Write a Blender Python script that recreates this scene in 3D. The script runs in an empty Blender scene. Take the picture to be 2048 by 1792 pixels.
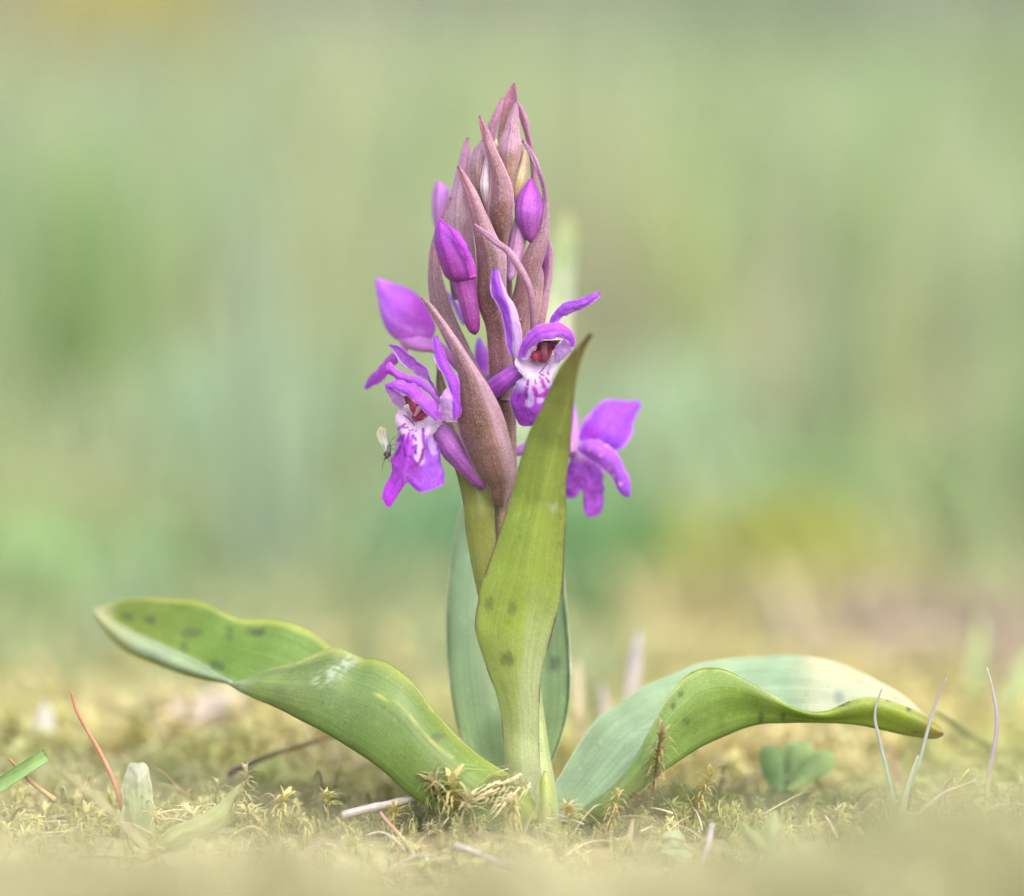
import bpy, math, random
import numpy as np
from mathutils import Vector

random.seed(7)
RNG = np.random.default_rng(7)
scene = bpy.context.scene
COL = scene.collection
# 1 Blender unit = 1 cm: the whole place (an orchid 10 cm tall in a meadow) is built at that scale
scene.unit_settings.scale_length = 0.01

# ------------------------------------------------------------------ camera, sky, sun, exposure
CAM_DIST, CAM_H, PXCM = 52.0, 5.17, 140.0
cam = bpy.data.cameras.new('macro_camera')
cam_ob = bpy.data.objects.new('macro_camera', cam)
COL.objects.link(cam_ob)
cam_ob.location = (0, -CAM_DIST, CAM_H)
cam_ob.rotation_euler = (math.radians(90), 0, 0)
cam.sensor_fit = 'HORIZONTAL'
cam.sensor_width = 360.0
cam.lens = 360.0 * CAM_DIST * PXCM / 2048.0
cam.clip_start = 0.5
cam.clip_end = 30000.0
cam.dof.use_dof = True
cam.dof.focus_distance = CAM_DIST - 0.55
APERTURE_CM = 2.0
cam.dof.aperture_fstop = cam.lens * 1e-3 / APERTURE_CM
scene.camera = cam_ob

SUN_EL, SUN_AZ = math.radians(50), math.radians(155)     # azimuth from +Y, clockwise
world = bpy.data.worlds.new('World')
scene.world = world
world.use_nodes = True
wn = world.node_tree
for n in list(wn.nodes):
    wn.nodes.remove(n)
sky = wn.nodes.new('ShaderNodeTexSky')
sky.sky_type = 'NISHITA'
sky.sun_disc = False
sky.sun_elevation = SUN_EL
sky.sun_rotation = SUN_AZ
sky.air_density = 0.7
sky.dust_density = 4.0
sky.ozone_density = 0.6
bg = wn.nodes.new('ShaderNodeBackground')
bg.inputs['Strength'].default_value = 0.15
wo = wn.nodes.new('ShaderNodeOutputWorld')
wn.links.new(sky.outputs[0], bg.inputs['Color'])
wn.links.new(bg.outputs[0], wo.inputs['Surface'])

sun = bpy.data.lights.new('sun', 'SUN')
sun.energy = 1.0
sun.angle = math.radians(115)
sun.color = (1.0, 0.96, 0.90)
sun_ob = bpy.data.objects.new('sun', sun)
COL.objects.link(sun_ob)
sd = Vector((math.sin(SUN_AZ) * math.cos(SUN_EL), math.cos(SUN_AZ) * math.cos(SUN_EL), math.sin(SUN_EL)))
sun_ob.rotation_euler = sd.to_track_quat('Z', 'Y').to_euler()
sun_ob.location = sd * 200

vs = scene.view_settings
vs.view_transform = 'Standard'
vs.look = 'None'
vs.gamma = 1.0
vs.use_curve_mapping = False
vs.exposure = 1.42
scene.render.engine = 'CYCLES'
scene.cycles.use_denoising = True
scene.cycles.max_bounces = 10
scene.cycles.diffuse_bounces = 5
scene.cycles.transmission_bounces = 6
scene.cycles.sample_clamp_indirect = 6.0

K_PIG = 0.80          # pigment = linear(sRGB seen in good light) * K_PIG

# ------------------------------------------------------------------ helpers
def lin(c):
    c = np.asarray(c, float) / 255.0
    return np.where(c <= 0.04045, c / 12.92, ((c + 0.055) / 1.055) ** 2.4)

def C(r, g, b, k=None):
    return lin((r, g, b)) * (K_PIG if k is None else k)

def P(px, py, d=0.0):
    """a measured point: photo pixel plus cm in front of the orchid's plane -> world"""
    px, py, d = np.asarray(px, float), np.asarray(py, float), np.asarray(d, float)
    s = (CAM_DIST - d) / CAM_DIST / PXCM
    return np.stack([(px - 1024) * s, -d + 0 * px, CAM_H - (py - 896) * s], -1)

def sstep(a, b, x):
    t = np.clip((x - a) / (b - a), 0, 1)
    return t * t * (3 - 2 * t)

def mix(a, b, t):
    t = np.asarray(t)[..., None]
    return np.asarray(a) * (1 - t) + np.asarray(b) * t

def vnoise(x, y, seed=0):
    xi, yi = np.floor(x).astype(np.int64), np.floor(y).astype(np.int64)
    fx, fy = x - xi, y - yi
    fx, fy = fx * fx * (3 - 2 * fx), fy * fy * (3 - 2 * fy)
    def h(i, j):
        n = (i * 374761393 + j * 668265263 + seed * 974634779) & 0xffffffff
        n = ((n ^ (n >> 13)) * 1274126177) & 0xffffffff
        return ((n ^ (n >> 16)) & 0xffff) / 65535.0
    return (h(xi, yi) * (1 - fx) + h(xi + 1, yi) * fx) * (1 - fy) + (h(xi, yi + 1) * (1 - fx) + h(xi + 1, yi + 1) * fx) * fy

def seg_dist(x, y, pts):
    """distance in pixels from (x,y) to a polyline"""
    best = np.full(np.shape(x), 1e9)
    for (ax, ay), (bx, by) in zip(pts[:-1], pts[1:]):
        vx, vy = bx - ax, by - ay
        L = vx * vx + vy * vy + 1e-9
        t = np.clip(((x - ax) * vx + (y - ay) * vy) / L, 0, 1)
        best = np.minimum(best, np.hypot(x - ax - t * vx, y - ay - t * vy))
    return best

def resample(pts, n):
    """Catmull-Rom through pts, n samples spaced by chord length"""
    p = np.asarray(pts, float)
    if len(p) == 2:
        t = np.linspace(0, 1, n)[:, None]
        return p[0] * (1 - t) + p[1] * t
    w = np.array([1, 1] + [60.0] * (p.shape[1] - 2))
    seg = np.maximum(np.linalg.norm(np.diff(p, axis=0) * w, axis=1), 1e-6)
    k = np.concatenate([[0], np.cumsum(seg)])
    k /= k[-1]
    m = np.gradient(p, k, axis=0) if len(p) > 2 else None
    # finite-difference tangents, monotone enough for hand-placed points
    t = np.linspace(0, 1, n)
    i = np.clip(np.searchsorted(k, t, 'right') - 1, 0, len(p) - 2)
    h = (k[i + 1] - k[i])[:, None]
    s = ((t - k[i])[:, None]) / h
    return ((2 * s**3 - 3 * s**2 + 1) * p[i] + (s**3 - 2 * s**2 + s) * h * m[i]
            + (-2 * s**3 + 3 * s**2) * p[i + 1] + (s**3 - s**2) * h * m[i + 1])

def tag(o, label=None, cat=None, group=None, kind=None):
    if label: o['label'] = label
    if cat: o['category'] = cat
    if group: o['group'] = group
    if kind: o['kind'] = kind
    return o

def empty(name, loc, parent=None):
    o = bpy.data.objects.new(name, None)
    o.empty_display_size = 0.3
    COL.objects.link(o)
    if parent:
        o.parent = parent
        o['_org'] = list(parent['_org'])
    else:
        o.location = loc
        o['_org'] = [float(v) for v in loc]
    return o

def build(name, V, F, mat, parent=None, origin=None, pig=None, uv=None):
    """link one mesh object; V are world points, kept relative to the thing's base"""
    V = np.asarray(V, float)
    if parent is not None:
        org = np.array(parent['_org'])
    else:
        org = np.array(origin if origin is not None else V[np.argmin(V[:, 2])])
    me = bpy.data.meshes.new(name)
    if isinstance(F, np.ndarray):
        nf, k = F.shape
        me.vertices.add(len(V)); me.vertices.foreach_set('co', (V - org).astype(np.float32).ravel())
        me.loops.add(nf * k); me.loops.foreach_set('vertex_index', F.astype(np.int32).ravel())
        me.polygons.add(nf); me.polygons.foreach_set('loop_start', np.arange(0, nf * k, k, dtype=np.int32))
        me.update(calc_edges=True)
    else:
        me.from_pydata((V - org).tolist(), [], F)
        me.update()
    me.polygons.foreach_set('use_smooth', np.ones(len(me.polygons), bool))
    if pig is not None:
        pig = np.clip(np.asarray(pig, float), 0.001, 0.95)
        a = me.attributes.new('pigment', 'FLOAT_COLOR', 'POINT')
        a.data.foreach_set('color', np.concatenate([pig, np.ones((len(pig), 1))], 1).astype(np.float32).ravel())
    if uv is not None:
        a = me.attributes.new('along', 'FLOAT2', 'POINT')
        a.data.foreach_set('vector', np.asarray(uv, np.float32).ravel())
    me.materials.append(mat)
    o = bpy.data.objects.new(name, me)
    COL.objects.link(o)
    if parent is not None:
        o.parent = parent
        o['_org'] = list(parent['_org'])
    else:
        o.location = org
        o['_org'] = [float(v) for v in org]
    return o

def const(c):
    c = np.asarray(c, float)
    return lambda u, v, x, y: np.broadcast_to(c, np.shape(u) + (3,)).copy()

def grad(stops, wob=0.0):
    """pigment along the length: [(t, colour), ...]"""
    ts = [s[0] for s in stops]; cs = np.array([s[1] for s in stops])
    def f(u, v, x, y):
        t = u + wob * (vnoise(x * 0.05, y * 0.05, 3) - 0.5)
        return np.stack([np.interp(t, ts, cs[:, k]) for k in range(3)], -1)
    return f

SEED = [0]
def grid_mesh(W, X, Y, thick, col, name, mat, parent, wob=0.0, origin=None, taper=True):
    """W: (nu,nv,3) world sheet -> closed sheet of real thickness"""
    nu, nv = W.shape[:2]
    u, v = np.meshgrid(np.linspace(0, 1, nu), np.linspace(0, 1, nv), indexing='ij')
    du = np.gradient(W, axis=0); dv = np.gradient(W, axis=1)
    N = np.cross(du, dv)
    L = np.linalg.norm(N, axis=2, keepdims=True)
    N = N / np.maximum(L, 1e-9)
    bad = (L[..., 0] < 1e-9)
    if bad.any():
        N[bad] = N[nu // 2, nv // 2]
    SEED[0] += 1
    if wob:
        sd_ = SEED[0]
        w = (vnoise(u * 6 + sd_ * 3.1, v * 4 + 1.7, sd_) - 0.5) + 0.5 * (vnoise(u * 15 + sd_, v * 9, sd_ + 5) - 0.5)
        W = W + N * (w * wob)[..., None]
    t = np.full((nu, nv), thick)
    if taper:
        t = thick * (0.45 + 0.55 * np.sqrt(np.clip(4 * v * (1 - v), 0, 1)))
    if mat is M_LEAF:
        inner_ = col
        def col(u, v, x, y):                                                # fine grit, pale flecks and small blemishes
            c = inner_(u, v, x, y)
            a_ = vnoise(x * .45, y * .45, 141); b_ = vnoise(x * .05 + 9, y * .05, 142)
            c = mix(c, np.minimum(c * 1.35 + .02, .8), .45 * sstep(.78, .92, a_) * sstep(.45, .65, b_))
            c = mix(c, c * .6, .55 * sstep(.86, .96, vnoise(x * .33 + 60, y * .33, 143)) * sstep(.5, .7, vnoise(x * .04, y * .04 + 30, 144)))
            return c * (1 + .10 * (vnoise(v * 40, u * 3, 145) - .5) + .12 * (vnoise(x * .02, y * .02, 146) - .5))[..., None]
    if mat is M_PETAL:                                                      # softly frilled margins
        fr = (2 * np.abs(v - .5)) ** 3 * ((vnoise(u * 11 + SEED[0] * 7.7, v * 2, SEED[0]) - .5) + .5 * (vnoise(u * 24 + SEED[0], v * 2, SEED[0] + 3) - .5))
        W = W + N * (.045 * fr * np.sin(np.pi * np.clip(u * 1.05, 0, 1)) ** .5)[..., None]
    A = W + N * t[..., None] / 2
    B = W - N * t[..., None] / 2
    V = np.concatenate([A.reshape(-1, 3), B.reshape(-1, 3)])
    idx = np.arange(nu * nv).reshape(nu, nv)
    o2 = nu * nv
    q = np.stack([idx[:-1, :-1], idx[1:, :-1], idx[1:, 1:], idx[:-1, 1:]], -1).reshape(-1, 4)
    qb = q[:, ::-1] + o2
    rim = np.concatenate([idx[:, 0], idx[-1, 1:], idx[-2::-1, -1], idx[0, -2:0:-1]])
    r2 = np.roll(rim, -1)
    qr = np.stack([rim, rim + o2, r2 + o2, r2], -1)[:, ::-1]
    F = np.concatenate([q, qb, qr])
    pg = col(u, v, X, Y).reshape(-1, 3) * (np.array([1.22, 1.12, 1.16]) if mat is M_PETAL else np.ones(3))
    uv = np.stack([u, v], -1).reshape(-1, 2)
    return build(name, V, F, mat, parent, origin, np.concatenate([pg, pg]), np.concatenate([uv, uv]))

def surf(name, rails, mat, col, parent=None, nu=44, nv=22, thick=0.03, wob=0.0, origin=None):
    """a sheet through measured rails (each a list of (px,py,d))"""
    R = np.stack([resample(r, nu) for r in rails], 1)        # nu, nr, 3
    nr = R.shape[1]
    out = np.zeros((nu, nv, 3))
    kv = np.linspace(0, 1, nr); t = np.linspace(0, 1, nv)
    M = np.gradient(R, kv, axis=1) if nr > 2 else np.repeat((R[:, 1:] - R[:, :1]), 2, axis=1)
    i = np.clip(np.searchsorted(kv, t, 'right') - 1, 0, nr - 2)
    h = 1.0 / (nr - 1); s = ((t - kv[i]) / h)[None, :, None]
    out = ((2 * s**3 - 3 * s**2 + 1) * R[:, i] + (s**3 - 2 * s**2 + s) * h * M[:, i]
           + (-2 * s**3 + 3 * s**2) * R[:, i + 1] + (s**3 - s**2) * h * M[:, i + 1])
    W = P(out[..., 0], out[..., 1], out[..., 2])
    return grid_mesh(W, out[..., 0], out[..., 1], thick, col, name, mat, parent, wob, origin)

def blade(name, L, R, mat, col, parent=None, d=(0.0,), bulge=(0.1,), tilt=(0.0,), nu=44, nv=16, thick=0.03, wob=0.0, fold=0.0, origin=None):
    """a sheet between a left and a right outline; d, bulge, tilt: lists along the length (cm)"""
    A, B = resample([(p[0], p[1]) for p in L], nu), resample([(p[0], p[1]) for p in R], nu)
    t = np.linspace(0, 1, nu)
    g = lambda a: np.interp(t, np.linspace(0, 1, len(a)), a) if len(a) > 1 else np.full(nu, a[0])
    D, Bu, Ti = g(d), g(bulge), g(tilt)
    v = np.linspace(0, 1, nv)
    w = 2 * v - 1
    prof = (1 - fold) * (1 - w**2) + fold * (1 - np.abs(w))
    wid = np.hypot(*(B - A).T); lim = np.clip(wid / max(wid.max(), 1), 0.12, 1)
    cap = (0.24 if mat is M_PETAL else 0.34) * wid / PXCM / np.maximum(lim, .12)
    Bu = np.sign(Bu) * np.minimum(np.abs(Bu), cap)
    Ti = np.sign(Ti) * np.minimum(np.abs(Ti), cap)
    if mat is M_PETAL:
        inner = col
        def col(u, v, x, y):                                               # petals pale towards their thin margins and veined along
            c = inner(u, v, x, y)
            e = np.minimum(v, 1 - v)
            c = mix(c, np.minimum(c * 1.35 + .14, .85), .65 * (1 - sstep(.02, .10, e)))
            c = c * (1 + .16 * (vnoise(v * 22 + 3, u * 2.5, 19) - .5))[..., None]
            lines = np.exp(-(((v * 7 + .25 * np.sin(u * 5)) % 1 - .5) / .10) ** 2) * sstep(.05, .3, u) * (1 - sstep(.8, 1, u)) * vnoise(v * 7, u * 6, 20)
            return mix(c, c * np.array([.72, .5, .8]), .6 * lines)
    X = A[:, None, 0] * (1 - v) + B[:, None, 0] * v
    Y = A[:, None, 1] * (1 - v) + B[:, None, 1] * v
    Dd = D[:, None] + (Bu * lim)[:, None] * prof + (Ti * lim)[:, None] * w
    W = P(X, Y, Dd)
    return grid_mesh(W, X, Y, thick, col, name, mat, parent, wob, origin)

def pod(name, L, R, mat, col, parent=None, d=(0.0,), aspect=1.0, nu=36, ns=28, ridge=0.0, origin=None, cap=True, ridge_n=3, phase=0.6):
    """a closed rounded body between two outlines (bud, spur, stem, twig)"""
    A, B = resample([(p[0], p[1]) for p in L], nu), resample([(p[0], p[1]) for p in R], nu)
    t = np.linspace(0, 1, nu)
    D = np.interp(t, np.linspace(0, 1, len(d)), d) if len(d) > 1 else np.full(nu, d[0])
    c, h = (A + B) / 2, (B - A) / 2
    th = np.linspace(0, 2 * np.pi, ns, endpoint=False)
    r = 1 + ridge * (np.cos(ridge_n * th + phase))
    X = c[:, None, 0] + h[:, None, 0] * np.cos(th) * r
    Y = c[:, None, 1] + h[:, None, 1] * np.cos(th) * r
    rad = np.hypot(*h.T) / PXCM
    Dd = D[:, None] + rad[:, None] * aspect * np.sin(th) * r
    W = P(X, Y, Dd)
    V = W.reshape(-1, 3)
    idx = np.arange(nu * ns).reshape(nu, ns)
    F = np.stack([idx[:-1], idx[1:], np.roll(idx[1:], -1, 1), np.roll(idx[:-1], -1, 1)], -1).reshape(-1, 4).tolist()
    u, v = np.meshgrid(t, th / (2 * np.pi), indexing='ij')
    pg = col(u, v, X, Y).reshape(-1, 3)
    F.append(idx[0].tolist()); F.append(idx[-1, ::-1].tolist())
    return build(name, V, F, mat, parent, origin, pg, np.stack([u, v], -1).reshape(-1, 2))

def tube(name, pts, mat, col, parent=None, nu=30, ns=10, origin=None, flat=1.0, knots=0.0):
    """rounded rod; pts = (px,py,d,radius_px)"""
    q = resample([(p[0], p[1], p[2]) for p in pts], nu)
    t = np.linspace(0, 1, nu)
    rr = np.interp(t, np.linspace(0, 1, len(pts)), [p[3] for p in pts])
    SEED[0] += 1
    rr = rr * (1 + knots * (vnoise(t * 9, t * 0 + SEED[0], SEED[0]) - 0.5))
    tx = np.gradient(q[:, :2], axis=0); tx /= np.maximum(np.linalg.norm(tx, axis=1, keepdims=True), 1e-9)
    nx = np.stack([-tx[:, 1], tx[:, 0]], 1)
    th = np.linspace(0, 2 * np.pi, ns, endpoint=False)
    X = q[:, None, 0] + nx[:, None, 0] * np.cos(th) * rr[:, None]
    Y = q[:, None, 1] + nx[:, None, 1] * np.cos(th) * rr[:, None]
    D = q[:, None, 2] + np.sin(th) * rr[:, None] / PXCM * flat
    V = P(X, Y, D).reshape(-1, 3)
    idx = np.arange(nu * ns).reshape(nu, ns)
    F = np.stack([idx[:-1], idx[1:], np.roll(idx[1:], -1, 1), np.roll(idx[:-1], -1, 1)], -1).reshape(-1, 4).tolist()
    F.append(idx[0].tolist()); F.append(idx[-1, ::-1].tolist())
    u, v = np.meshgrid(t, th / (2 * np.pi), indexing='ij')
    return build(name, V, F, mat, parent, origin, col(u, v, X, Y).reshape(-1, 3), np.stack([u, v], -1).reshape(-1, 2))

# ------------------------------------------------------------------ materials
def plant_material(name, rough=0.5, transl=0.3, spec=0.3, cells=0.0, cell_scale=45.0, spark=0.0, mottle=0.15, mottle_scale=4.0,
                   vein=0.0, vein_n=18.0, bump=0.15, sheen=0.0, coat=0.0, tint=None):
    m = bpy.data.materials.new(name)
    m.use_nodes = True
    nt = m.node_tree
    for n in list(nt.nodes): nt.nodes.remove(n)
    N, Lk = nt.nodes.new, nt.links.new
    at = N('ShaderNodeAttribute'); at.attribute_name = 'pigment'
    tc = N('ShaderNodeTexCoord')
    col = at.outputs['Color']
    def mul(colour, fac):
        x = N('ShaderNodeVectorMath'); x.operation = 'SCALE'
        Lk(colour, x.inputs[0]); Lk(fac, x.inputs['Scale'])
        return x.outputs[0]
    def rng(v, a, b, lo=0.0, hi=1.0):
        r = N('ShaderNodeMapRange'); Lk(v, r.inputs['Value'])
        r.inputs['From Min'].default_value = lo; r.inputs['From Max'].default_value = hi
        r.inputs['To Min'].default_value = a; r.inputs['To Max'].default_value = b
        return r.outputs['Result']
    height = None
    if mottle:
        no = N('ShaderNodeTexNoise'); no.inputs['Scale'].default_value = mottle_scale; no.inputs['Detail'].default_value = 5
        Lk(tc.outputs['Object'], no.inputs['Vector'])
        col = mul(col, rng(no.outputs[0], 1 - mottle, 1 + mottle, 0.3, 0.7))
    if vein:
        ua = N('ShaderNodeAttribute'); ua.attribute_name = 'along'
        sp = N('ShaderNodeSeparateXYZ'); Lk(ua.outputs['Vector'], sp.inputs[0])
        nz = N('ShaderNodeTexNoise'); nz.noise_dimensions = '2D'; nz.inputs['Scale'].default_value = 1.0; nz.inputs['Detail'].default_value = 2
        mp = N('ShaderNodeMapping'); mp.inputs['Scale'].default_value = (2.5, vein_n * 2.2, 1)
        Lk(ua.outputs['Vector'], mp.inputs['Vector']); Lk(mp.outputs[0], nz.inputs['Vector'])
        col = mul(col, rng(nz.outputs[0], 1 - vein, 1 + vein, 0.3, 0.7))
        height = nz.outputs[0]
    if cells or spark:
        vo = N('ShaderNodeTexVoronoi'); vo.inputs['Scale'].default_value = cell_scale
        Lk(tc.outputs['Object'], vo.inputs['Vector'])
        se = N('ShaderNodeSeparateColor'); Lk(vo.outputs['Color'], se.inputs[0])
        if cells:
            col = mul(col, rng(se.outputs[0], 1 - cells, 1 + cells))
        if spark:
            pw = N('ShaderNodeMath'); pw.operation = 'POWER'; Lk(se.outputs[1], pw.inputs[0]); pw.inputs[1].default_value = 9.0
            mx = N('ShaderNodeMix'); mx.data_type = 'RGBA'
            sc = N('ShaderNodeMath'); sc.operation = 'MULTIPLY'; Lk(pw.outputs[0], sc.inputs[0]); sc.inputs[1].default_value = spark
            Lk(sc.outputs[0], mx.inputs['Factor']); Lk(col, mx.inputs['A'])
            mx.inputs['B'].default_value = (0.72, 0.62, 0.60, 1)  # sparkle of single cells, painted into the base colour as pale dots
            col = mx.outputs['Result']
        if height is None: height = vo.outputs['Distance']
    pb = N('ShaderNodeBsdfPrincipled')
    Lk(col, pb.inputs['Base Color'])
    pb.inputs['Roughness'].default_value = rough
    pb.inputs['Specular IOR Level'].default_value = spec
    pb.inputs['Sheen Weight'].default_value = sheen
    if tint: pb.inputs['Sheen Tint'].default_value = (*tint, 1)
    pb.inputs['Coat Weight'].default_value = coat
    pb.inputs['Coat Roughness'].default_value = 0.35
    if bump and height is not None:
        bp = N('ShaderNodeBump'); bp.inputs['Strength'].default_value = bump; bp.inputs['Distance'].default_value = 0.02
        Lk(height, bp.inputs['Height']); Lk(bp.outputs[0], pb.inputs['Normal'])
    out = N('ShaderNodeOutputMaterial')
    if transl:
        tr = N('ShaderNodeBsdfTranslucent'); Lk(col, tr.inputs['Color'])
        ms = N('ShaderNodeMixShader'); ms.inputs[0].default_value = transl
        Lk(pb.outputs[0], ms.inputs[1]); Lk(tr.outputs[0], ms.inputs[2]); Lk(ms.outputs[0], out.inputs['Surface'])
    else:
        Lk(pb.outputs[0], out.inputs['Surface'])
    return m

M_PETAL = plant_material('petal_tissue', rough=0.55, transl=0.48, spec=0.25, cells=0.20, cell_scale=100, spark=0.28, mottle=0.08, vein=0.08, vein_n=9, bump=0.06, sheen=0.05)
M_BUD = plant_material('bud_tissue', rough=0.5, transl=0.22, spec=0.3, cells=0.14, cell_scale=75, spark=0.15, mottle=0.12, vein=0.12, vein_n=12, bump=0.1, sheen=0.05)
M_BRACT = plant_material('bract_tissue', rough=0.42, transl=0.25, spec=0.45, cells=0.36, cell_scale=115, spark=0.4, mottle=0.14, vein=0.10, vein_n=8, bump=0.3, sheen=0.2, tint=(.9, .62, .86))
M_LEAF = plant_material('leaf_tissue', rough=0.38, transl=0.34, spec=0.4, cells=0.10, cell_scale=60, spark=0.06, mottle=0.10, mottle_scale=2.0, vein=0.10, vein_n=36, bump=0.10, coat=0.08)
M_STEM = plant_material('stem_tissue', rough=0.45, transl=0.12, spec=0.4, cells=0.12, cell_scale=40, spark=0.15, mottle=0.12, vein=0.10, vein_n=10)
M_GRASS = plant_material('grass_tissue', rough=0.5, transl=0.35, spec=0.3, mottle=0.12, vein=0.12, vein_n=6, bump=0.1)
M_DRY = plant_material('dry_litter', rough=0.75, transl=0.12, spec=0.2, mottle=0.22, mottle_scale=7, vein=0.22, vein_n=10, bump=0.4)
M_MOSS = plant_material('moss_tissue', rough=0.6, transl=0.35, spec=0.25, mottle=0.12, mottle_scale=3, bump=0)
M_WING = plant_material('insect_wing', rough=0.3, transl=0.5, spec=0.5, mottle=0.1, vein=0.25, vein_n=4, bump=0.1)
M_BODY = plant_material('insect_body', rough=0.4, transl=0.0, spec=0.5, cells=0.35, cell_scale=70, mottle=0.3, mottle_scale=25, bump=0.3)

# ------------------------------------------------------------------ the ground
def bump2(x, y, cx, cy, sx, sy, h):
    return h * np.exp(-((x - cx) / sx) ** 2 - ((y - cy) / sy) ** 2)

def ground_h(x, y):
    x, y = np.asarray(x, float), np.asarray(y, float)
    r = np.hypot(x, y)
    near = np.exp(-(r / 60.0) ** 2)
    h = 0.26 * (vnoise(x * 0.45 + 40, y * 0.45 + 40, 1) - 0.5) + 0.18 * (vnoise(x * 1.1 + 7, y * 1.1 + 70, 2) - 0.5)
    h = h * sstep(0.4, 2.5, r) * (0.3 + 0.7 * near)
    h += bump2(x, y, -6.0, 9, 4.5, 5, 0.7) + bump2(x, y, 5.5, 11, 4, 5, 0.55)
    h += bump2(x, y, 6.6, -6.5, 1.6, 2.5, 0.35)
    h += bump2(x, y, -0.9, -0.9, 0.9, 0.7, 0.30) + bump2(x, y, 1.9, 0.4, 0.6, 0.6, 0.25) + bump2(x, y, -3.3, -.6, 1.2, .6, .12)
    h += -0.42 + 0.10 * np.exp(-(r / 1.2) ** 2) - 0.36 * sstep(0.2, 2.2, -y) - 0.05 * np.clip(-y - 0.5, 0, 8)     # falls away in front
    ridge = 0.98 + 0.80 * sstep(2.2, 4.1, x) + 0.30 * sstep(0.3, 2.6, -x) + 0.7 * (vnoise(x * 0.7 + 3, y * 0.3, 12) - .5)
    e = np.exp(-((y + 19.5) / 4.2) ** 2)
    h = h * (1 - e) + ridge * e                                            # a low mossy rise close to the lens
    far = np.maximum(y - 55, 0)
    h += 0.21 * far * far / (far + 40) + far * 0.02 * (vnoise(x * 0.012 + 9, y * 0.012 + 9, 8) - 0.5)
    return h

def terrain():
    a = np.concatenate([np.linspace(0, 1, 90) ** 1.0 * 14, 14 + 46 * np.linspace(0, 1, 40)[1:] ** 1.5, 60 * (150 ** np.linspace(0, 1, 36)[1:])])
    ys = np.concatenate([-np.geomspace(9000, 62, 14), -np.linspace(60, 22, 12), -np.linspace(20, 0, 110)[:-1], a])
    xh = np.concatenate([np.linspace(0, 12, 80), 12 + np.geomspace(1, 8988, 50)])
    xs = np.concatenate([-xh[:0:-1], xh])
    X, Y = np.meshgrid(xs, ys, indexing='ij')
    V = np.stack([X, Y, ground_h(X, Y)], -1).reshape(-1, 3)
    idx = np.arange(X.size).reshape(X.shape)
    F = np.stack([idx[:-1, :-1], idx[1:, :-1], idx[1:, 1:], idx[:-1, 1:]], -1).reshape(-1, 4)
    soil, dry, green, grey = C(152, 142, 106), C(184, 182, 140), C(156, 174, 120), C(144, 148, 134)
    n1, n2 = vnoise(X * 0.9, Y * 0.9, 21), vnoise(X * 0.05 + 3, Y * 0.05, 22)
    n3 = vnoise(X * 0.02 + 8, Y * 0.012, 23)
    pg = mix(soil, dry, sstep(0.25, 0.85, n1))
    g = mix(green, dry, sstep(0.55, 0.85, n2))
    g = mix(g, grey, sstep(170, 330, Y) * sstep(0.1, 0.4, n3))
    pg = mix(pg.reshape(-1, 3), g.reshape(-1, 3), sstep(25, 60, Y).ravel())
    m = plant_material('meadow_soil', rough=0.85, transl=0, spec=0.15, mottle=0.25, mottle_scale=1.6, cells=0.25, cell_scale=9, bump=0.5)
    o = build('ground', V, F, m, origin=(0, 0, 0), pig=pg)
    return tag(o, 'mossy meadow ground rising to a grassy bank behind the orchid', None, None, 'structure')
terrain()

# ------------------------------------------------------------------ the orchid
BASE = P(1078, 1635, 0)
BASE = np.array([BASE[0], BASE[1], BASE[2]])
orchid = empty('marsh_orchid', BASE)
tag(orchid, 'marsh orchid with purple flowers and spreading green leaves standing in the moss', 'orchid')

# colours read off the plant
VIO, VIO_D, VIO_L, LILAC, WHITE = C(170, 84, 222), C(150, 62, 190), C(196, 124, 240), C(206, 182, 226), C(232, 226, 240)
MAG, MAG_D, ROSE = C(176, 62, 196), C(136, 36, 140), C(206, 148, 200)
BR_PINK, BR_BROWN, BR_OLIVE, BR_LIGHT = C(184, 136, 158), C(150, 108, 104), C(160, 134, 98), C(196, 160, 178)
LF, LF_Y, LF_D, LF_B, LF_P = C(146, 178, 82), C(166, 186, 64), C(120, 152, 78), C(146, 184, 150), C(196, 214, 168)
PURPLE_EDGE = C(112, 74, 86)

# ---- stem
stem_col = grad([(0, C(190, 206, 150)), (0.25, C(182, 196, 130)), (0.42, C(160, 150, 110)), (0.5, C(158, 128, 108)), (0.75, C(150, 106, 104)), (1, C(176, 130, 130))])
pod('stem', [(1040, 1690), (1038, 1600), (1032, 1500), (1018, 1320), (990, 1120), (985, 1040), (988, 960), (990, 850), (984, 700), (990, 540), (1000, 380), (1010, 310)],
    [(1120, 1690), (1114, 1600), (1098, 1500), (1072, 1320), (1032, 1120), (1022, 1040), (1026, 960), (1032, 850), (1024, 700), (1024, 540), (1024, 380), (1018, 310)],
    M_STEM, stem_col, orchid, d=(0.0, 0.0), nu=70, ns=24, ridge=0.04, ridge_n=7)

# ---- leaves
def spots(base, lst, dark, edge=None, ew=0.05, speck=None):
    """leaf pigment with blurred dark blotches at measured places and an optional dark edge"""
    def f(u, v, x, y):
        c = base(u, v, x, y)
        for (sx, sy, rx, ry, k) in lst:
            wob = 0.7 * (vnoise(x * 0.16, y * 0.07, 31) - 0.5) + .35 * (vnoise(x * .5, y * .18, 35) - .5)
            r = np.hypot((x - sx) / rx, (y - sy) / ry) + wob
            c = mix(c, dark, min(1, k * 1.05) * (1 - sstep(0.6, 1.1, r)))
        if edge is not None:
            e = np.minimum(v, 1 - v)
            br = 0.35 + 0.65 * sstep(0.35, 0.6, vnoise(u * 26, v * 0 + 3, 33))
            c = mix(c, edge, (1 - sstep(ew * 0.25, ew, e)) * br * sstep(0.02, 0.1, 1 - u))
        if speck is not None:
            c = speck(c, u, v, x, y)
        return c
    return f

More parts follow.
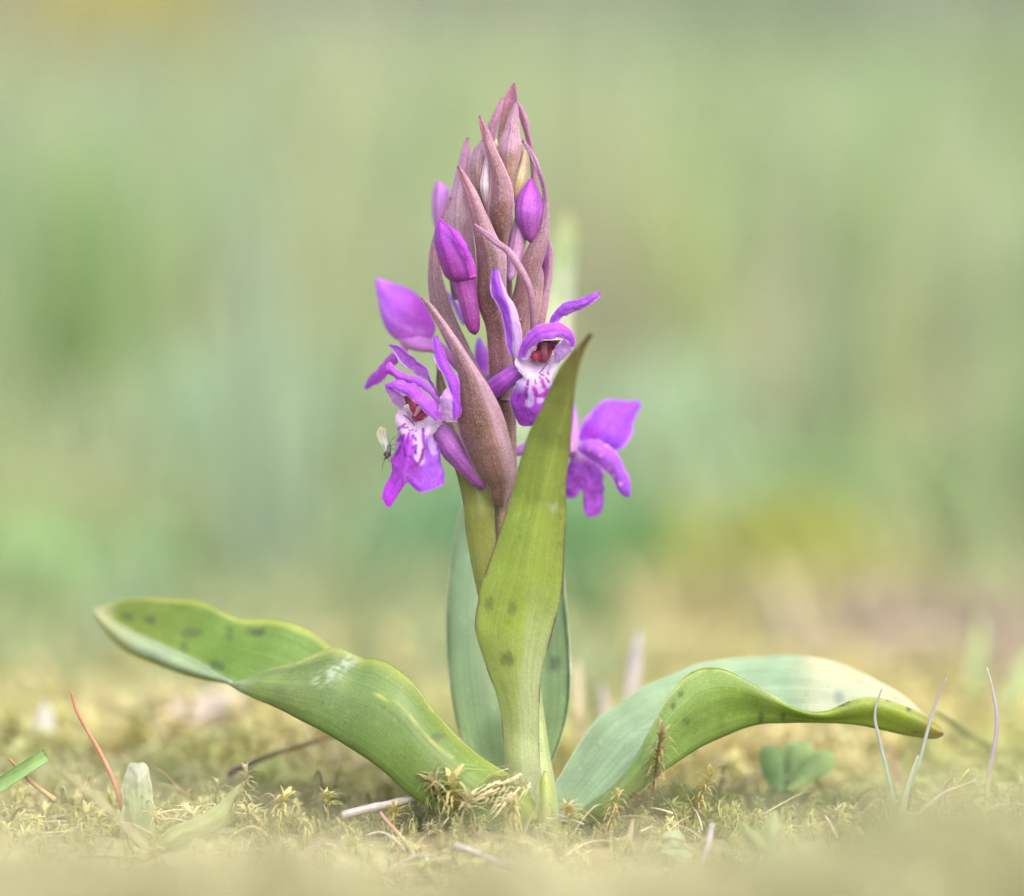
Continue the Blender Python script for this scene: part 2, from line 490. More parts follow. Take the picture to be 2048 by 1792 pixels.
# front leaf, tip towards the lens; edges purple
fl_L = [(1010, 1570), (1008, 1495), (1005, 1439), (999, 1405), (991, 1378), (977, 1344), (963, 1302), (956, 1280), (951, 1258), (952, 1232), (957, 1202), (970, 1152), (990, 1092), (1007, 1042), (1024, 995), (1034, 951), (1047, 904), (1061, 861), (1081, 821), (1101, 774), (1124, 730), (1150, 699), (1168, 681), (1180, 667)]
fl_R = [(1090, 1610), (1082, 1560), (1078, 1467), (1079, 1411), (1083, 1350), (1089, 1322), (1097, 1294), (1105, 1263), (1115, 1224), (1124, 1185), (1128, 1135), (1129, 1085), (1132, 1032), (1131, 991), (1135, 941), (1140, 894), (1143, 854), (1149, 791), (1155, 750), (1162, 722), (1173, 692), (1186, 669)]
def fl_base(u, v, x, y):
    c = grad([(0, C(204, 214, 156)), (0.18, C(196, 210, 132)), (0.38, C(166, 190, 88)), (0.6, C(154, 178, 78)), (0.82, C(142, 158, 78)), (0.93, C(128, 124, 70)), (1, C(132, 84, 62))], 0.05)(u, v, x, y)
    mid = np.interp(y, [724, 958, 1018, 1102, 1188, 1327, 1383, 1495, 1600], [1158, 1094, 1078, 1061, 1052, 1038, 1033, 1033, 1038])
    rib = np.exp(-((x - mid) / 2.0) ** 2) * 0.25
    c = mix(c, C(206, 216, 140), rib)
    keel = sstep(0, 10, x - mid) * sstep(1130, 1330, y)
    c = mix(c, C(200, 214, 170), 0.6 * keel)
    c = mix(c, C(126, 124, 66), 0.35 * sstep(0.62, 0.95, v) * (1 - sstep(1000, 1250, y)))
    dust = sstep(0.62, 0.8, vnoise(x * 0.16, y * 0.10, 5)) * np.exp(-((x - 1112) / 14) ** 2 - ((y - 1000) / 26) ** 2)
    c = mix(c, C(196, 206, 176), 0.8 * dust)
    return mix(c, C(90, 84, 60), 0.5 * sstep(0.78, 0.9, vnoise(x * 0.35, y * 0.09, 9)) * np.exp(-((x - 1120) / 8) ** 2) * sstep(930, 1000, y) * (1 - sstep(1120, 1200, y)))
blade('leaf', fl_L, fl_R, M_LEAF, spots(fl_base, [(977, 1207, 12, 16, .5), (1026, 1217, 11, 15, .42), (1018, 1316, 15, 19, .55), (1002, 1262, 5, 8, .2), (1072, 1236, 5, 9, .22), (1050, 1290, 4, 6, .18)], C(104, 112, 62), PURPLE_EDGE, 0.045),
      orchid, d=(0.15, 0.3, 0.6, 0.85, 1.1, 1.3, 1.6, 2.1, 2.6), bulge=(0.22, 0.26, 0.22, 0.2, 0.2, 0.2, 0.2, 0.1), tilt=(0, 0.05, 0.1, 0.05), nu=110, nv=28, thick=0.05, wob=0.02, fold=0.45)

# tall back leaf whose pale tip shows behind the buds
blade('leaf', [(1020, 1590), (960, 1560), (922, 1480), (908, 1420), (897, 1340), (893, 1260), (896, 1180), (905, 1110), (925, 1010), (965, 930), (1020, 850), (1062, 740), (1086, 640), (1098, 540), (1112, 470), (1134, 424)],
      [(1090, 1590), (1100, 1540), (1122, 1480), (1139, 1400), (1141, 1340), (1139, 1290), (1130, 1190), (1126, 1135), (1128, 1000), (1132, 900), (1141, 800), (1146, 700), (1149, 600), (1152, 520), (1151, 460), (1138, 424)],
      M_LEAF, spots(grad([(0, C(176, 200, 140)), (0.15, C(160, 190, 130)), (0.3, C(158, 188, 138)), (0.5, C(154, 188, 150)), (0.7, C(180, 200, 150)), (0.78, C(214, 206, 166)), (0.84, C(190, 200, 160)), (0.92, C(166, 184, 126)), (1, C(186, 188, 124))], 0.05),
                       [(1110, 1330, 16, 17, .75)], C(112, 120, 92), C(206, 220, 180), 0.035),
      orchid, d=(-0.1, -0.35, -0.8, -1.2, -1.6, -2.8, -5.5, -9.0), bulge=(-0.25, -0.5, -0.5, -0.4, -0.3, -0.1), nu=90, nv=24, thick=0.05, wob=0.03)

# stem leaf on the left flank
blade('leaf', [(990, 1230), (962, 1205), (952, 1172), (940, 1112), (932, 1060), (926, 1000), (915, 950), (896, 890), (880, 820), (873, 780), (874, 728)],
      [(1010, 1240), (998, 1190), (992, 1110), (990, 1060), (986, 1000), (976, 940), (950, 890), (915, 830), (897, 790), (888, 760), (876, 728)],
      M_LEAF, spots(grad([(0, C(168, 176, 96)), (0.5, C(150, 156, 78)), (0.62, C(126, 138, 60)), (0.75, C(126, 108, 84)), (1, C(108, 84, 70))]), [], LF_D, PURPLE_EDGE, 0.05),
      orchid, d=(0.05, 0.15, 0.2, 0.1, -0.1, -0.3), bulge=(0.1, 0.15, 0.1), nu=60, nv=18, thick=0.045, wob=0.02)

# long left leaf: near half shows its outside, then it rolls open
L_near = [(1072, 1622, .25), (1049, 1572, .4), (1011, 1544, .5), (981, 1527, .52), (955, 1509, .55), (917, 1476, .55), (887, 1443, .5), (859, 1410, .5), (836, 1377, .45), (811, 1351, .4), (783, 1331, .3), (752, 1318, .2), (727, 1316, .1), (702, 1306, .05), (672, 1295, .0), (638, 1307, -.05), (600, 1323, -.1), (541, 1339, -.3), (506, 1353, -.45), (471, 1367, -.6), (435, 1364, -.8), (365, 1348, -1.2), (306, 1326, -1.6), (263, 1308, -1.9), (219, 1273, -2.3), (186, 1221, -2.7)]
L_keel = [(1072, 1650, .3), (1000, 1660, .6), (930, 1650, .75), (870, 1620, .75), (821, 1588, .7), (778, 1549, .65), (747, 1524, .6), (702, 1494, .5), (651, 1463, .4), (600, 1437, .25), (555, 1413, .1), (512, 1394, -.1), (485, 1381, -.25), (462, 1366, -.45), (424, 1341, -1.0), (350, 1305, -1.5), (290, 1277, -1.9), (230, 1246, -2.4), (187, 1220, -2.75)]
L_far = [(1060, 1622, .0), (1000, 1560, -.1), (930, 1510, -.3), (860, 1450, -.5), (810, 1390, -.7), (770, 1350, -.8), (720, 1325, -.9), (690, 1312, -.95), (661, 1294, -1.0), (629, 1268, -1.1), (585, 1248, -1.2), (541, 1239, -1.35), (482, 1239, -1.5), (441, 1221, -1.65), (409, 1206, -1.8), (336, 1198, -2.1), (277, 1196, -2.4), (242, 1201, -2.6), (187, 1218, -2.8)]
def midrail(a, b, f, sag=0.0, n=26):
    A, B = resample(a, n), resample(b, n)
    out = A * (1 - f) + B * f
    out[:, 2] += sag
    return out.tolist()
def left_pig(u, v, x, y):
    near = v < 0.5
    c_out = grad([(0, C(168, 186, 100)), (0.15, C(136, 166, 82)), (0.45, C(124, 154, 90)), (0.56, C(134, 154, 96)), (0.6, C(150, 174, 104)), (0.66, C(180, 202, 166)), (0.85, C(186, 206, 178)), (1, C(206, 208, 160))], 0.04)(u, v, x, y)  # pale stops past the fold paint the sky's reflection
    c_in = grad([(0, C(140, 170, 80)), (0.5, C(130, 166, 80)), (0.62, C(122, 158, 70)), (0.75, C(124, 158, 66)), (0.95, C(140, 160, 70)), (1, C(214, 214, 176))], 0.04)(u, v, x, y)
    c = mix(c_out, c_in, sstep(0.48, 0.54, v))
    c = mix(c, mix(C(186, 198, 100), C(206, 212, 130), sstep(.4, .5, u) * (1 - sstep(.66, .7, u))), np.where(u > .62, .9, .7) * (1 - sstep(0.0, np.where(u > .62, .16, .09), v)) * sstep(0.02, 0.1, u))          # paler rim
    c = mix(c, C(202, 210, 110), 0.75 * sstep(0.93, 0.985, v))
    # the light lateral vein
    vd = seg_dist(x, y, [(752, 1389), (790, 1408), (840, 1456), (862, 1484), (905, 1519)])
    c = mix(c, C(196, 206, 110), 0.95 * np.exp(-(vd / 2.2) ** 2) * (v < 0.5))
    # crusty white patch
    pd = seg_dist(x, y, [(640, 1362), (672, 1345), (700, 1322)])
    cr = np.exp(-(pd / 13) ** 2) * sstep(0.35, 0.62, vnoise(x * 0.22, y * 0.22, 41)) * (v < 0.5)
    c = mix(c, C(206, 220, 210), 0.9 * cr)
    for (sx, sy, rx, ry, k, inn) in [(255, 1236, 16, 12, .6, 1), (303, 1242, 15, 11, .65, 1), (383, 1268, 22, 11, .6, 1), (371, 1297, 9, 14, .5, 1), (515, 1267, 21, 10, .8, 1), (436, 1332, 17, 13, .6, 1), (460, 1268, 8, 22, .6, 1), (872, 1474, 15, 10, .5, 0), (728, 1402, 3, 3, .8, 0), (702, 1451, 2.5, 2.5, .8, 0), (690, 1448, 2.5, 2, .7, 0)]:  # tall narrow blotch by the notch is a crease's shade, painted in
        r = np.hypot((x - sx) / rx, (y - sy) / ry) + 0.7 * (vnoise(x * 0.08, y * 0.2, 43) - 0.5) + .3 * (vnoise(x * .3, y * .5, 47) - .5)
        c = mix(c, C(90, 104, 64), min(1, k * 1.05) * (1 - sstep(0.6, 1.15, r)) * ((v > 0.5) if inn else (v < 0.5)))
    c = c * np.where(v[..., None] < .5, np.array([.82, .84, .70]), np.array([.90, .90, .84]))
    fl = sstep(0.72, 0.9, vnoise(x * 0.3, y * 0.3, 44)) * sstep(0.4, 0.6, vnoise(x * 0.03, y * 0.03, 45))
    return mix(c, C(120, 150, 100), 0.35 * fl)
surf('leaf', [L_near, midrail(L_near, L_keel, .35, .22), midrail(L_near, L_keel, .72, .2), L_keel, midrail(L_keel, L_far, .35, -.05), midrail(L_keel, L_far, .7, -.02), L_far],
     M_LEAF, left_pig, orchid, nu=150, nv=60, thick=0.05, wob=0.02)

# right leaf: arches out and rolls over, pale inside with its gloss painted into the colour
R_near = [(1150, 1632, .25), (1197, 1591, .45), (1241, 1550, .55), (1270, 1515, .6), (1297, 1465, .6), (1314, 1433, .6), (1329, 1401, .6), (1352, 1374, .6), (1373, 1351, .58), (1396, 1339, .55), (1426, 1335, .55), (1449, 1339, .55), (1470, 1348, .55), (1505, 1368, .55), (1549, 1392, .55), (1584, 1412, .55), (1622, 1424, .55), (1657, 1421, .5), (1680, 1411, .5), (1702, 1401, .5), (1724, 1395, .5), (1752, 1396, .45), (1785, 1404, .45), (1827, 1421, .4), (1854, 1435, .35), (1877, 1451, .3), (1887, 1464, .3)]
R_keel = [(1165, 1650, .3), (1215, 1625, .5), (1270, 1585, .6), (1320, 1543, .6), (1358, 1518, .5), (1402, 1491, .4), (1446, 1471, .3), (1490, 1453, .2), (1522, 1445, .15), (1570, 1443, .15), (1620, 1441, .2), (1650, 1441, .2), (1680, 1442, .2), (1716, 1446, .2), (1771, 1458, .2), (1813, 1468, .2), (1854, 1474, .25), (1875, 1474, .28), (1887, 1467, .28)]
R_far = [(1109, 1640, -.1), (1103, 1591, -.3), (1133, 1530, -.6), (1162, 1483, -.8), (1197, 1436, -1.0), (1241, 1406, -1.2), (1285, 1377, -1.35), (1344, 1351, -1.5), (1394, 1330, -1.6), (1461, 1319, -1.7), (1519, 1315, -1.8), (1578, 1312, -1.8), (1622, 1315, -1.8), (1680, 1328, -1.7), (1716, 1343, -1.6), (1757, 1363, -1.4), (1799, 1386, -1.1), (1835, 1413, -.7), (1868, 1445, -.1), (1886, 1465, .25)]
def right_pig(u, v, x, y):
    c_out = grad([(0, C(132, 156, 92)), (0.25, C(128, 160, 84)), (0.5, C(132, 164, 72)), (0.72, C(138, 164, 62)), (0.9, C(152, 170, 54)), (1, C(170, 150, 70))], 0.04)(u, v, x, y)
    c_in = grad([(0, C(158, 186, 148)), (0.3, C(164, 192, 152)), (0.5, C(166, 194, 152)), (0.62, C(160, 188, 148)), (0.68, C(196, 204, 166)), (0.85, C(198, 206, 174)), (1, C(180, 200, 154))], 0.04)(u, v, x, y)
    c = mix(c_out * 1.02, c_in * 1.02, sstep(0.46, 0.54, v))
    rim = (1 - sstep(0.0, 0.05 + .07 * (1 - sstep(.2, .4, u)), v)) * sstep(0.03, 0.1, u)
    rc = grad([(0, C(190, 212, 178)), (0.3, C(186, 206, 150)), (0.45, C(190, 206, 90)), (0.6, C(216, 222, 170)), (0.75, C(206, 210, 120)), (0.85, C(214, 198, 92)), (1, C(206, 186, 120))])(u, v, x, y)
    c = mix(c, rc, 0.8 * rim)
    for (sx, sy, rx, ry, k) in [(1361, 1389, 6, 6, .7), (1346, 1413, 6, 6, .7), (1522, 1432, 7, 12, .8), (1566, 1430, 6, 10, .6), (1680, 1412, 16, 3, .95), (1692, 1405, 10, 3, .9), (1777, 1402, 5, 4, .9), (1817, 1418, 6, 8, .9), (1372, 1440, 9, 12, .3), (1440, 1442, 8, 14, .3), (1384, 1345, 8, 4, .5), (1420, 1340, 10, 4, .4), (1832, 1462, 8, 5, .35)]:
        r = np.hypot((x - sx) / rx, (y - sy) / ry) + 0.5 * (vnoise(x * 0.15, y * 0.15, 51) - 0.5)
        c = mix(c, C(58, 66, 46), k * (1 - sstep(0.5, 1.3, r)) * (v < 0.5))
    for (sx, sy, rx, ry, k) in [(1678, 1395, 12, 16, .6), (1562, 1366, 16, 9, .3), (1550, 1320, 26, 6, .35), (1590, 1360, 26, 10, .2)]:
        r = np.hypot((x - sx) / rx, (y - sy) / ry) + 0.5 * (vnoise(x * 0.12, y * 0.12, 52) - 0.5)
        c = mix(c, C(132, 156, 140), k * (1 - sstep(0.5, 1.3, r)) * (v > 0.5))
    c = mix(c, C(226, 214, 166), 0.5 * (v > 0.5) * sstep(0.62, 0.72, u) * sstep(0.8, 0.95, v))
    return mix(c, C(150, 176, 92), 0.3 * sstep(0.5, 0.8, vnoise(x * 0.03, y * 0.05, 53)) * (v < 0.5))
surf('leaf', [R_near, midrail(R_near, R_keel, .33, .14), midrail(R_near, R_keel, .7, .12), R_keel, midrail(R_keel, R_far, .3, -.15), midrail(R_keel, R_far, .68, -.1), R_far],
     M_LEAF, right_pig, orchid, nu=150, nv=56, thick=0.05, wob=0.02)

# short sheath at the foot
blade('leaf', [(1080, 1660), (1080, 1600), (1083, 1555), (1089, 1543)], [(1110, 1660), (1106, 1600), (1101, 1560), (1093, 1543)], M_LEAF,
      grad([(0, C(190, 200, 140)), (1, C(186, 200, 104))]), orchid, d=(0.5, 0.5, 0.45), bulge=(0.08,), nu=24, nv=12, thick=0.04)

# ---- bracts
def bract(L, R, d, bulge, stops, edge=None, ew=0.1, tilt=(0,), nu=60, nv=16, thick=0.035, fold=0.15, right_light=0.28):
    g = grad(stops, 0.06)
    def f(u, v, x, y):
        c = g(u, v, x, y) * .78
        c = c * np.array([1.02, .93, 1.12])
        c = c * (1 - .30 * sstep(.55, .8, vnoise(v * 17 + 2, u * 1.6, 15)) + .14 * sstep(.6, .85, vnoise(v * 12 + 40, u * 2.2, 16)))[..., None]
        e_ = np.minimum(v, 1 - v)
        c = mix(c, C(206, 156, 188), .55 * (1 - sstep(.015, .06, e_)))
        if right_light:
            c = mix(c, BR_LIGHT, right_light * sstep(0.62, 0.8, v))  # light from the right, painted onto this flank
        if edge is not None:
            e = np.minimum(v, 1 - v)
            c = mix(c, edge, 0.7 * (1 - sstep(ew * 0.3, ew, e)))
        return c
    return blade('bract', L, R, M_BRACT, f, orchid, d=d, bulge=bulge, tilt=tilt, nu=nu, nv=nv, thick=thick, wob=0.02, fold=fold)

PK = C(192, 128, 156)
# apex cluster
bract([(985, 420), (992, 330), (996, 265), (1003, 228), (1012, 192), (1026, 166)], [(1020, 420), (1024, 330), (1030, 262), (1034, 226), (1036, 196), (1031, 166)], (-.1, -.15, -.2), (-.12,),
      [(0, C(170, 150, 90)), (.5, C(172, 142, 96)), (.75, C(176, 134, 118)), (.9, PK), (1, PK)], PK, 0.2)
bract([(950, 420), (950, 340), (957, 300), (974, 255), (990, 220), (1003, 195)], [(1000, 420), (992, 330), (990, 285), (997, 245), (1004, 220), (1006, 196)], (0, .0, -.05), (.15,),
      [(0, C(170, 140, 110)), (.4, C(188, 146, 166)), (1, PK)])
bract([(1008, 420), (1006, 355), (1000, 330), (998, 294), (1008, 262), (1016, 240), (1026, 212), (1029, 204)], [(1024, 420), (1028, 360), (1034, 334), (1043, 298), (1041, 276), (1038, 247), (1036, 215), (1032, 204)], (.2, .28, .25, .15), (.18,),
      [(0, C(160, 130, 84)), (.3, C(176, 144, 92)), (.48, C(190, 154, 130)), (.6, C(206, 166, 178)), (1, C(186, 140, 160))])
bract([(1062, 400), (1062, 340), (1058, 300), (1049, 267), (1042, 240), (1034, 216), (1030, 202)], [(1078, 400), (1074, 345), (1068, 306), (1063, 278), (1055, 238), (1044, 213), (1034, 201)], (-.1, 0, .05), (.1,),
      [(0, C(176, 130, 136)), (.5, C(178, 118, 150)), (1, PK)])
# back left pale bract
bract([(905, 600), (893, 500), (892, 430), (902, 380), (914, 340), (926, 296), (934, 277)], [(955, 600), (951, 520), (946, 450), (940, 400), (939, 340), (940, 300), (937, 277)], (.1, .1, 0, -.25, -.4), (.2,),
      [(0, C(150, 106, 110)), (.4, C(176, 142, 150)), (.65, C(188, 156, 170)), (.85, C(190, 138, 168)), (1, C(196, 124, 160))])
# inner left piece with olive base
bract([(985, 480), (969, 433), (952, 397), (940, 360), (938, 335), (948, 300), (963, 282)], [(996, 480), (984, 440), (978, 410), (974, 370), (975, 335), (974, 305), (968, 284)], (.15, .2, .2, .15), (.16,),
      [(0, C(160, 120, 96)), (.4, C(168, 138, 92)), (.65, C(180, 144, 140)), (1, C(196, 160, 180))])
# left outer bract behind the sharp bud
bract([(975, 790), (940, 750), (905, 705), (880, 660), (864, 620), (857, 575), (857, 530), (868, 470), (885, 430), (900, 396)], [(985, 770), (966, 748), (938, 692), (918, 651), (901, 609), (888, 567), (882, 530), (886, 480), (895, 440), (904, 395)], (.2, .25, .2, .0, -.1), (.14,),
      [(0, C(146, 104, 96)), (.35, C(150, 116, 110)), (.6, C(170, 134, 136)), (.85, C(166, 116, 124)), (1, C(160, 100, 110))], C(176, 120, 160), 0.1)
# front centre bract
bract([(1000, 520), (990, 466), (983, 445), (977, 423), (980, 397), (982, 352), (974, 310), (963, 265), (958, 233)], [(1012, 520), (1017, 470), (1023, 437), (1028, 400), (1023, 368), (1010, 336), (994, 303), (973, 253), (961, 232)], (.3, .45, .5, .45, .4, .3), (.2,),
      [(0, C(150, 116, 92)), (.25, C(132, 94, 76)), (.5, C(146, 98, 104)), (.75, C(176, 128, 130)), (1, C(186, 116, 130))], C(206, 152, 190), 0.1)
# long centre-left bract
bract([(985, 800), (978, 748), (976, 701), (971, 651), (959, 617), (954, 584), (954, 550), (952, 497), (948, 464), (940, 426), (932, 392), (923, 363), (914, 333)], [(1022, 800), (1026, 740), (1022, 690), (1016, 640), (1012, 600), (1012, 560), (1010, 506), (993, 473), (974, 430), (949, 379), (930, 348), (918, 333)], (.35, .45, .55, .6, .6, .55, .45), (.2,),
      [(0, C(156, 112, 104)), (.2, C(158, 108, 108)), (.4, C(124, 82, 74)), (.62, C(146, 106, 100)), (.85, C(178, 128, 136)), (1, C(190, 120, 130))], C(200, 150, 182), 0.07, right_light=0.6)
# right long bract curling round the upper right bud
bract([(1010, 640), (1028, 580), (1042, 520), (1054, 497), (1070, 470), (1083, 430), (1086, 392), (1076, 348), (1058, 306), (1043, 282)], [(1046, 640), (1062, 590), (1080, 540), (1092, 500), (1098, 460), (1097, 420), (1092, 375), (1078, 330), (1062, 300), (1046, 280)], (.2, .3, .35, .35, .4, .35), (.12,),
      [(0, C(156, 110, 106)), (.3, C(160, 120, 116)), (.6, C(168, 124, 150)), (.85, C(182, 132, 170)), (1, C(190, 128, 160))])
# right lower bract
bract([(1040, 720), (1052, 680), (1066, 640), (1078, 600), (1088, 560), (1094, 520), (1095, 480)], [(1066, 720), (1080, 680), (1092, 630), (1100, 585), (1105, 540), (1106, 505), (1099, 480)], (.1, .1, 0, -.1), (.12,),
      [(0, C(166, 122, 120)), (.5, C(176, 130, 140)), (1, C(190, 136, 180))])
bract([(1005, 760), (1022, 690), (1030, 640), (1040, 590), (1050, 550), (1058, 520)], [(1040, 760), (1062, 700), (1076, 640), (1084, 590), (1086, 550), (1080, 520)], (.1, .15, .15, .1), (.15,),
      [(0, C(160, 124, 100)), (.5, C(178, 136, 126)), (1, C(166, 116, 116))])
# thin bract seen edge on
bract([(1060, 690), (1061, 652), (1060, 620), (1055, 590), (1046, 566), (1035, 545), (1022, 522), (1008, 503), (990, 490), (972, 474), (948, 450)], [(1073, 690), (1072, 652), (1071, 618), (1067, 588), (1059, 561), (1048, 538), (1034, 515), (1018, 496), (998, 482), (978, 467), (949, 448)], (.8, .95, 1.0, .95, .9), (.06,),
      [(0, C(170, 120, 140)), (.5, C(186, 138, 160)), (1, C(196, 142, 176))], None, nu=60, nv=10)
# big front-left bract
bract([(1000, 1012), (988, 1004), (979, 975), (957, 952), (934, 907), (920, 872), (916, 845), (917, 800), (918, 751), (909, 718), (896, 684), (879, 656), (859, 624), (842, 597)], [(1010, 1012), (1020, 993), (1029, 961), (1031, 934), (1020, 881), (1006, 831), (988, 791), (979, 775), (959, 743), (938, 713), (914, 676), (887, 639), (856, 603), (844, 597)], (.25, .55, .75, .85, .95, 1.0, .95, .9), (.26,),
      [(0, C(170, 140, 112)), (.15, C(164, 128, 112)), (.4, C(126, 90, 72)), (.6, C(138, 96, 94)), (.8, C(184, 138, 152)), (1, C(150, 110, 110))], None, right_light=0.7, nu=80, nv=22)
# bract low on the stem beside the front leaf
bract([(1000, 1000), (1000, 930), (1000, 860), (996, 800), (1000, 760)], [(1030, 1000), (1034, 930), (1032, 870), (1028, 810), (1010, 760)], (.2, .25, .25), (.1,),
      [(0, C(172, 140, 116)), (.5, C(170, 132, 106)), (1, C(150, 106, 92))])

# ---- buds
def bud_pig(stops, dark=MAG_D, k=.86):
    g = grad(stops, 0.08)
    def f(u, v, x, y):
        c = g(u, v, x, y)
        n = vnoise(v * 26, u * 3, 61)
        c = mix(c, dark, 0.30 * sstep(0.5, 0.8, n))
        seam = np.exp(-((((v + .16) * 3) % 1 - .5) / .035) ** 2)
        c = mix(c, dark * .7, .6 * seam * sstep(.04, .15, u))
        return c * np.where(c[..., 1:2] < .30, k, 1.0)
    return f
def bud(outL, outR, d, stops, aspect=0.9, ridge=0.05, spur=None, sep=None):
    b = empty('bud', None, orchid)
    pod('sepal_hood', outL, outR, M_BUD, bud_pig(stops), b, d=d, aspect=aspect, ridge=ridge, nu=44, ns=36)
    if spur:
        pod('spur', spur[0], spur[1], M_BUD, bud_pig(spur[3], dark=C(150, 60, 150)), b, d=spur[2], aspect=0.9, nu=36, ns=24)
    if sep:
        blade('sepal', sep[0], sep[1], M_PETAL, sep[3], b, d=sep[2], bulge=(.05,), nu=36, nv=12, thick=0.02)
    return b
# sharp left bud
bud([(878, 437), (870, 457), (868, 486), (874, 515), (881, 535), (889, 553), (901, 562), (912, 566)], [(882, 438), (896, 450), (919, 470), (936, 500), (947, 530), (951, 546), (947, 558), (930, 566)], (.7, .75, .75, .7),
    [(0, C(170, 62, 200)), (.35, C(166, 58, 196)), (.7, C(164, 62, 176)), (1, C(150, 58, 160))],
    spur=([(898, 545), (905, 570), (914, 595), (921, 617), (931, 651), (942, 667), (949, 670)], [(947, 545), (952, 570), (955, 596), (959, 628), (960, 650), (957, 664), (951, 670)], (.68, .65, .6), [(0, C(172, 66, 180)), (.4, C(178, 86, 182)), (.8, C(164, 60, 160)), (1, C(150, 54, 160))]),
    sep=([(879, 440), (893, 452), (908, 478), (926, 508), (938, 540), (940, 556)], [(883, 440), (900, 452), (921, 470), (938, 500), (949, 532), (952, 552)], (.95, 1.02, .95), grad([(0, C(186, 80, 220)), (.6, C(186, 74, 216)), (1, C(196, 90, 200))])))
# upper right bud
bud([(1058, 357), (1044, 377), (1033, 394), (1028, 419), (1032, 445), (1042, 466), (1052, 480), (1059, 485)], [(1065, 357), (1073, 374), (1082, 392), (1085, 419), (1081, 444), (1074, 466), (1067, 480), (1062, 485)], (.35, .4, .38),
    [(0, C(186, 56, 200)), (.15, C(180, 78, 204)), (.5, C(186, 98, 210)), (.8, C(178, 90, 190)), (1, C(156, 66, 150))],
    spur=([(1030, 430), (1022, 470), (1016, 505), (1012, 540), (1013, 558), (1017, 563)], [(1052, 440), (1052, 485), (1044, 515), (1034, 540), (1026, 558), (1019, 563)], (.3, .3, .35), [(0, C(204, 150, 206)), (.5, C(212, 160, 206)), (1, C(206, 160, 216))]))
# left blurred bud
bud([(872, 363), (866, 380), (863, 419), (868, 452), (876, 480), (884, 500)], [(880, 362), (896, 376), (900, 395), (896, 430), (894, 470), (890, 500)], (-1.0, -1.0),
    [(0, C(204, 130, 230)), (.4, C(212, 150, 232)), (1, C(206, 148, 214))])
# right hidden bud
bud([(1095, 480), (1086, 500), (1080, 530), (1078, 556), (1084, 575)], [(1099, 480), (1104, 505), (1104, 535), (1098, 560), (1088, 575)], (-.45, -.45),
    [(0, C(196, 110, 220)), (.5, C(176, 50, 170)), (1, C(166, 70, 150))])
# tiny pale unopened buds among the bracts
bud([(972, 308), (963, 345), (959, 370), (964, 397), (974, 425), (980, 445)], [(976, 308), (981, 345), (983, 370), (984, 397), (983, 425), (983, 445)], (.28, .34, .3), [(0, C(226, 200, 214)), (.5, C(222, 204, 210)), (1, C(206, 160, 160))], ridge=0.02)
bud([(1044, 300), (1036, 330), (1026, 360), (1024, 385), (1028, 405)], [(1053, 300), (1056, 330), (1054, 355), (1044, 385), (1033, 405)], (.15, .2), [(0, C(214, 180, 150)), (.4, C(220, 204, 160)), (1, C(206, 180, 130))], ridge=0.02)
bud([(990, 278), (987, 290), (991, 304)], [(995, 278), (998, 292), (996, 304)], (.1, .1), [(0, C(226, 214, 180)), (1, C(216, 200, 150))], ridge=0.0)

# ---- flowers
def strokes(c, x, y, lst, colr):
    for pts, w in lst:
        dd = seg_dist(x, y, pts)
        jit = 0.7 + 0.6 * vnoise(x * 0.4, y * 0.4, 71)
        c = mix(c, colr, 0.92 * (1 - sstep(w * 0.35 * jit, w * 0.85 * jit, dd)))
    return c

# flower one: front left
f1 = empty('flower', None, orchid)
def lip1(u, v, x, y):
    side = sstep(790, 850, x + (y - 900) * 0.1)
    c = mix(C(206, 70, 240), C(166, 90, 226), side)
    c = mix(c, C(150, 60, 186), 0.75 * np.exp(-((x - 832) / 17) ** 2 - ((y - 935) / 30) ** 2))
    c = mix(c, C(170, 116, 226), 0.5 * sstep(0.45, 0.75, vnoise(x * 0.07, y * 0.05, 72)) * sstep(840, 870, x))
    c = mix(c, C(196, 132, 226), 0.7 * (1 - sstep(0, 5, np.abs(x - 811 - (y - 945) * .05))) * sstep(930, 945, y) * (1 - sstep(965, 985, y)))
    w = 1 - sstep(862, 882, y + 5 * (vnoise(x * 0.12, y * 0.1, 73) - .5))
    w = np.maximum(w, 0.9 * (1 - sstep(7, 15, seg_dist(x, y, [(836, 860), (838, 885), (839, 920)]))))
    w = np.maximum(w, 0.75 * (1 - sstep(4, 10, seg_dist(x, y, [(794, 862), (791, 880), (789, 900)]))))
    w = np.maximum(w, 0.7 * (1 - sstep(3, 9, seg_dist(x, y, [(856, 862), (862, 885), (866, 905)]))))
    c = mix(c, mix(C(210, 196, 232), C(216, 206, 224), 1 - sstep(850, 880, y)), w)
    c = mix(c, C(206, 180, 204), 0.6 * np.exp(-((x - 835) / 13) ** 2 - ((y - 848) / 9) ** 2))
    mk = [([(808, 833), (818, 838), (825, 847)], 3), ([(825, 849), (828, 856)], 2), ([(800, 859), (807, 852)], 3.2), ([(808, 857), (814, 857)], 3.4), ([(807, 850), (810, 850)], 2),
          ([(817, 863), (827, 863)], 2.6), ([(795, 881), (802, 872)], 4), ([(805, 880), (809, 872)], 4), ([(816, 886), (817, 868)], 3.6), ([(826, 874), (832, 881)], 5), ([(831, 866), (834, 863)], 2),
          ([(847, 859), (846, 877), (848, 897)], 5), ([(827, 895), (832, 891), (831, 906)], 5), ([(820, 913), (834, 931), (845, 916), (846, 900)], 5.5), ([(808, 895), (812, 912)], 5), ([(799, 893), (793, 908)], 5)]
    return strokes(c, x, y, mk, C(142, 30, 170))
